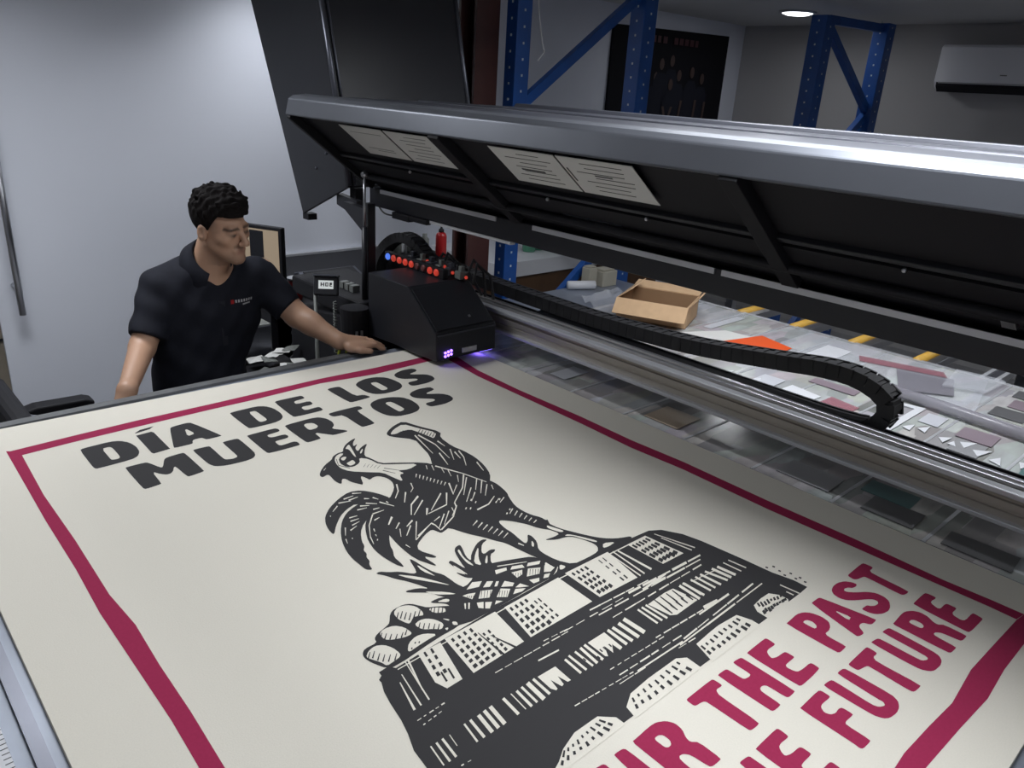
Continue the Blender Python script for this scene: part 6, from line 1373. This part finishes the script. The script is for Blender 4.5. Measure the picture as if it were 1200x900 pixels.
# head frame: x to his right, y forward, z up
HC = Vector((.976, 2.335, .397)); Fv = Vector((.37, -.912, -.174)).normalized(); Uv = Vector((-.0345, -.2185, .975)); Uv = (Uv - Fv * Uv.dot(Fv)).normalized(); Rv = Fv.cross(Uv)
AX = [tuple(Rv), tuple(Fv), tuple(Uv)]
HS = .87
def hd_(x, y, z): return tuple(HC + (Rv * x + Fv * y + Uv * z) * HS)
SHR, ELR, WRR = (.822, 2.455, .190), (.722, 2.375, .045), (.612, 2.185, -.005)
SHL, ELL, WRL = (1.135, 2.425, .200), (1.212, 2.325, .085), (1.272, 2.155, .030)
f = Field((.50, 2.02, -.36), (1.46, 2.66, .55), .0042)
# head
f.rs = HS
f.ell(hd_(0, -.014, .042), (.074, .094, .083), .01, AX); f.ell(hd_(0, .032, -.026), (.058, .058, .072), .03, AX)
for s in (-1, 1):
    f.cone(hd_(.047 * s, .004, -.046), hd_(.012 * s, .070, -.090), .015, .016, .03); f.ell(hd_(.042 * s, .060, -.014), (.022, .022, .018), .02, AX)
f.ell(hd_(0, .080, -.090), (.018, .017, .014), .02, AX); f.cone(hd_(-.036, .080, .024), hd_(.036, .080, .024), .011, .011, .015)
f.cone(hd_(0, .090, .014), hd_(0, .116, -.022), .0085, .0125, .008); f.cone(hd_(-.013, .102, -.028), hd_(.013, .102, -.028), .0085, .0085, .006)
for s in (-1, 1):
    f.ell(hd_(.030 * s, .101, .008), (.015, .014, .010), .008, AX, 's'); f.ell(hd_(.030 * s, .082, .006), (.013, .012, .0105), .003, AX)
    f.ell(hd_(.077 * s, -.010, -.004), (.011, .020, .031), .006, AX); f.ell(hd_(.086 * s, -.004, .0), (.006, .010, .016), .004, AX, 's')
f.cone(hd_(-.021, .085, -.056), hd_(.021, .085, -.056), .0075, .0075, .004); f.cone(hd_(-.017, .085, -.068), hd_(.017, .085, -.068), .008, .008, .004)
# neck, trunk
f.rs = 1.0
NB = (.955, 2.44, .205)
f.cone(hd_(0, -.026, -.045), NB, .049, .056, .02); f.cone(hd_(0, .022, -.080), (.96, 2.39, .235), .020, .028, .03)
f.ell((.955, 2.455, .10), (.165, .100, .17), .04); f.ell((.905, 2.44, -.12), (.135, .10, .20), .05)
f.cone((.83, 2.45, .20), (1.12, 2.425, .215), .058, .058, .05)
# arms
f.cone(SHR, ELR, .054, .037, .03); f.cone(ELR, WRR, .0375, .025, .012); f.cone(SHL, ELL, .056, .041, .03); f.cone(ELL, WRL, .042, .027, .012)
f.ell((1.232, 2.275, .070), (.032, .055, .038), .02)
# his left hand flat on the bed edge, fingers pointing along it
def finger(pts, radii, k=.004):
    for a, b, ra, rb in zip(pts[:-1], pts[1:], radii[:-1], radii[1:]): f.cone(a, b, ra, rb, k)
f.cone(WRL, (1.335, 2.128, .022), .026, .022, .012); f.cone((1.285, 2.112, .018), (1.340, 2.095, .018), .017, .016, .015); f.cone((1.29, 2.165, .02), (1.345, 2.152, .02), .017, .016, .015)
for y, L, dz in ((2.160, .050, .0), (2.138, .060, .0), (2.116, .056, .0), (2.095, .044, .0)):
    x = 1.345; finger([(x - .01, y, .022), (x + L * .45, y - .010, .022), (x + L * .8, y - .016, .010), (x + L, y - .020, .0055)], [.0105, .0098, .0088, .0080])
finger([(1.285, 2.105, .016), (1.305, 2.080, .013), (1.335, 2.066, .009)], [.013, .0105, .009], .006)
# his right hand hooked over the edge
f.cone(WRR, (.585, 2.166, -.050), .026, .024, .012)
for i, (dx, L) in enumerate(((-.030, .050), (-.010, .060), (.011, .056), (.031, .044))):
    x = .585 + dx; finger([(x, 2.162, -.055), (x - .004, 2.158, -.055 - L * .55), (x - .006, 2.161, -.055 - L)], [.0105, .0095, .0085])
finger([(.612, 2.165, -.030), (.630, 2.158, -.060), (.632, 2.158, -.085)], [.013, .0105, .009], .006)
V, Q = f.mesh(1)
# skin tones: stubble, brows, lips, eyes
base = np.tile(np.array([.46, .275, .185]), (len(V), 1)); loc = (V - np.array(HC)) @ np.array([list(Rv), list(Fv), list(Uv)]).T / HS; x, y, z = loc.T
def blend(mask, col): 
    global base
    mk = np.clip(mask, 0, 1)[:, None]; base = base * (1 - mk) + np.array(col) * mk
head = (z > -.14) & (np.abs(x) < .11) & (y > -.12) & (y < .14)
sm = lambda v, a, b: np.clip((v - a) / (b - a), 0, 1)
blend(head * sm(-z, .055, .085) * sm(y, -.02, .02) * (z > -.13) * .40, (.07, .045, .035)); blend(head * (np.exp(-((z + .042) / .007) ** 2) * (np.abs(x) < .026) * (y > .08)) * .45, (.06, .04, .03))
blend(head * np.exp(-((z + .062) / .009) ** 2) * np.exp(-(x / .02) ** 2) * (y > .085) * .6, (.22, .085, .07))
for s in (-1, 1):
    blend(head * np.exp(-((z - .0265 + .10 * np.maximum(np.abs(x) - .03, 0)) / .0055) ** 2) * (np.abs(x - .031 * s) < .022) * (y > .06) * .9, (.012, .009, .008))
    blend(head * np.exp(-((z - .006) / .0062) ** 2) * np.exp(-((x - .030 * s) / .013) ** 2) * (y > .07) * .95, (.03, .022, .02))
blend(head * sm(z, .0, .035) * sm(np.abs(x), .046, .068) * (y > -.06) * sm(-y, -.060, -.025) * .55, (.03, .022, .018))
skin_obj('body', V, Q, ['skin'], pe, base)
# hair
f = Field((.82, 2.16, .26), (1.14, 2.50, .58), .0034); f.rs = HS
f.ell(hd_(0, -.016, .048), (.081, .101, .092), .01, AX); f.ell(hd_(0, .010, .085), (.070, .088, .060), .03, AX); f.ell(hd_(.006, .060, .104), (.052, .034, .026), .02, AX)
gx, gy, gz = f.grid(); lx, ly, lz = [((gx - HC.x) * a[0] + (gy - HC.y) * a[1] + (gz - HC.z) * a[2]) / HS for a in AX]
nz_ = .0035 * np.sin(lx * 150 + 2 * np.sin(ly * 70)) * np.sin(ly * 130 + lz * 60) + .003 * np.sin(lx * 90 + ly * 210 + 1.3) * np.sin(lz * 120)
f.F += nz_ * np.clip((lz - .03) / .05, .15, 1.6)
line = np.where(ly > .045, .068 + .05 * np.clip(np.abs(lx) - .045, -.02, .03), np.where(ly > -.03, .068 - .060 * np.clip((.045 - ly) / .035, 0, 1) , .005 - .065 * np.clip((-.03 - ly) / .05, 0, 1)))
f.F = np.maximum(f.F, (line - lz) * .8)
V, Q = f.mesh(0); skin_obj('hair', V, Q, ['hair_black'], pe)
# polo shirt
f = Field((.60, 2.20, -.36), (1.34, 2.64, .36), .0055)
f.ell((.955, 2.455, .10), (.182, .118, .178), .04); f.ell((.912, 2.44, -.10), (.150, .116, .20), .06); f.ell((.905, 2.44, -.28), (.158, .120, .16), .05)
f.cone((.840, 2.45, .198), (1.110, 2.428, .212), .064, .064, .05); f.cone((.90, 2.452, .225), (1.01, 2.435, .235), .062, .062, .05)
gx, gy, gz = f.grid()
f.F += .0042 * np.sin(gx * 30 + gz * 46 + 3 * np.sin(gx * 9)) * np.sin(gz * 17 + gx * 12 + 1) + .0022 * np.sin(gx * 80 - gz * 60)
def cut(P, n):     # keep the side the normal points away from
    n = np.array(n, float); n /= np.linalg.norm(n); f.F = np.maximum(f.F, (gx - P[0]) * n[0] + (gy - P[1]) * n[1] + (gz - P[2]) * n[2])
def sleeve(P, n, x0, x1):
    n = np.array(n, float); n /= np.linalg.norm(n); d = (gx - P[0]) * n[0] + (gy - P[1]) * n[1] + (gz - P[2]) * n[2]; mk = (gx > x0) & (gx < x1); f.F = np.where(mk, np.maximum(f.F, d), f.F)
torso = f.F.copy(); f.F[:] = .2
f.cone(SHR, (.730, 2.382, .045), .067, .054, .03); f.cone(SHL, (1.205, 2.335, .085), .064, .055, .03)
f.F += .003 * np.sin(gx * 40 + gz * 70) + .002 * np.sin(gy * 60 - gz * 50)
sleeve((.732, 2.386, .078), (-.45, -.35, -.83), .60, .90); sleeve((1.200, 2.345, .112), (.45, -.62, -.65), 1.10, 1.34)
f.F = np.minimum(torso, f.F) - np.maximum(.03 - np.abs(torso - f.F), 0) ** 2 / .12
f.cone((.958, 2.425, .255), hd_(0, .0, -.06), .066, .074, .004, 's'); f.cone((.962, 2.33, .185), (.962, 2.29, .30), .014, .05, .006, 's')
f.F = np.maximum(f.F, -.30 - gz)
V, Q = f.mesh(1); sh = skin_obj('polo_shirt', V, Q, ['cloth_navy'], pe)
bv = BVHTree.FromPolygons([Vector(v) for v in V], [tuple(q) for q in Q])
def onshirt(x, z, off=.0015):
    h = bv.ray_cast(Vector((x, 2.0, z)), Vector((0, 1, 0))); p, n = h[0], h[1]
    return (p.x, p.y - off, p.z) if p else (x, 2.33, z)
def patch(name, x0, x1, z0, z1, m, nx=6):
    mb = MB(); mb.keep = True
    for i in range(nx + 1): mb.v += [onshirt(x0 + (x1 - x0) * i / nx, z0), onshirt(x0 + (x1 - x0) * i / nx, z1)]
    mb.f = [(2 * i, 2 * i + 2, 2 * i + 3, 2 * i + 1) for i in range(nx)]; mb.m = [0] * nx
    return obj(name, mb, m, sh)
patch('chest_logo', .995, 1.006, .150, .163, 'red_plastic', 2)
for i in range(7): patch('chest_logo', 1.010 + i * .0095, 1.016 + i * .0095, .152, .161, 'logo_white', 1)
patch('chest_logo', 1.035, 1.065, .142, .147, 'logo_white', 3)
patch('placket', .955, .975, .02, .165, 'cloth_dark', 2)
# collar: folded band around the neck, open at the throat
ca = Vector((.960, 2.412, .276)); cd = (Vector(hd_(0, -.012, -.06)) - ca).normalized(); cs = Vector((1, 0, 0)); cs = (cs - cd * cs.dot(cd)).normalized(); cf = cd.cross(cs); cf = -cf if cf.y > 0 else cf
mb = MB(); N = 40
for i in range(N + 1):
    a = math.radians(22) + math.radians(316) * i / N; dr = cf * math.cos(a) + cs * math.sin(a); opn = .5 + .5 * math.cos(a)
    low = -.012 * opn
    for r, h in ((.054, -.005), (.057, .044 - .022 * opn), (.064, .049 - .024 * opn), (.080 + .020 * opn, .006 - .026 * opn), (.076 + .018 * opn, -.002 - .026 * opn)):
        mb.v.append(tuple(ca + dr * r + cd * (h + low)))
mb.f = [(i * 5 + k, (i + 1) * 5 + k, (i + 1) * 5 + k + 1, i * 5 + k + 1) for i in range(N) for k in range(4)] + [(i * 5 + 4, (i + 1) * 5 + 4, (i + 1) * 5, i * 5) for i in range(N)]; mb.m = [0] * len(mb.f)
obj('collar', mb, 'cloth_navy', sh, smooth=True)
# trousers and shoes
f = Field((.62, 2.26, -.86), (1.12, 2.66, -.18), .010)
f.ell((.895, 2.445, -.30), (.158, .112, .12), .04)
for s, xa in ((-1, .70), (1, 1.02)): f.cone((.895 + .075 * s, 2.45, -.32), (.895 + .105 * s, 2.47, -.58), .088, .066, .04); f.cone((.895 + .105 * s, 2.47, -.58), (.895 + .125 * s, 2.52, -.83), .066, .054, .02)
V, Q = f.mesh(1); skin_obj('trousers', V, Q, ['cloth_dark'], pe)
for s in (-1, 1):
    x = .895 + .125 * s
    obj('shoe', MB().prism([(2.57, -T), (2.57, -T + .07), (2.53, -T + .10), (2.48, -T + .09), (2.38, -T + .05), (2.31, -T + .035), (2.295, -T)], 'x', x - .045, x + .045), 'shoe', pe, .012, seg=3)
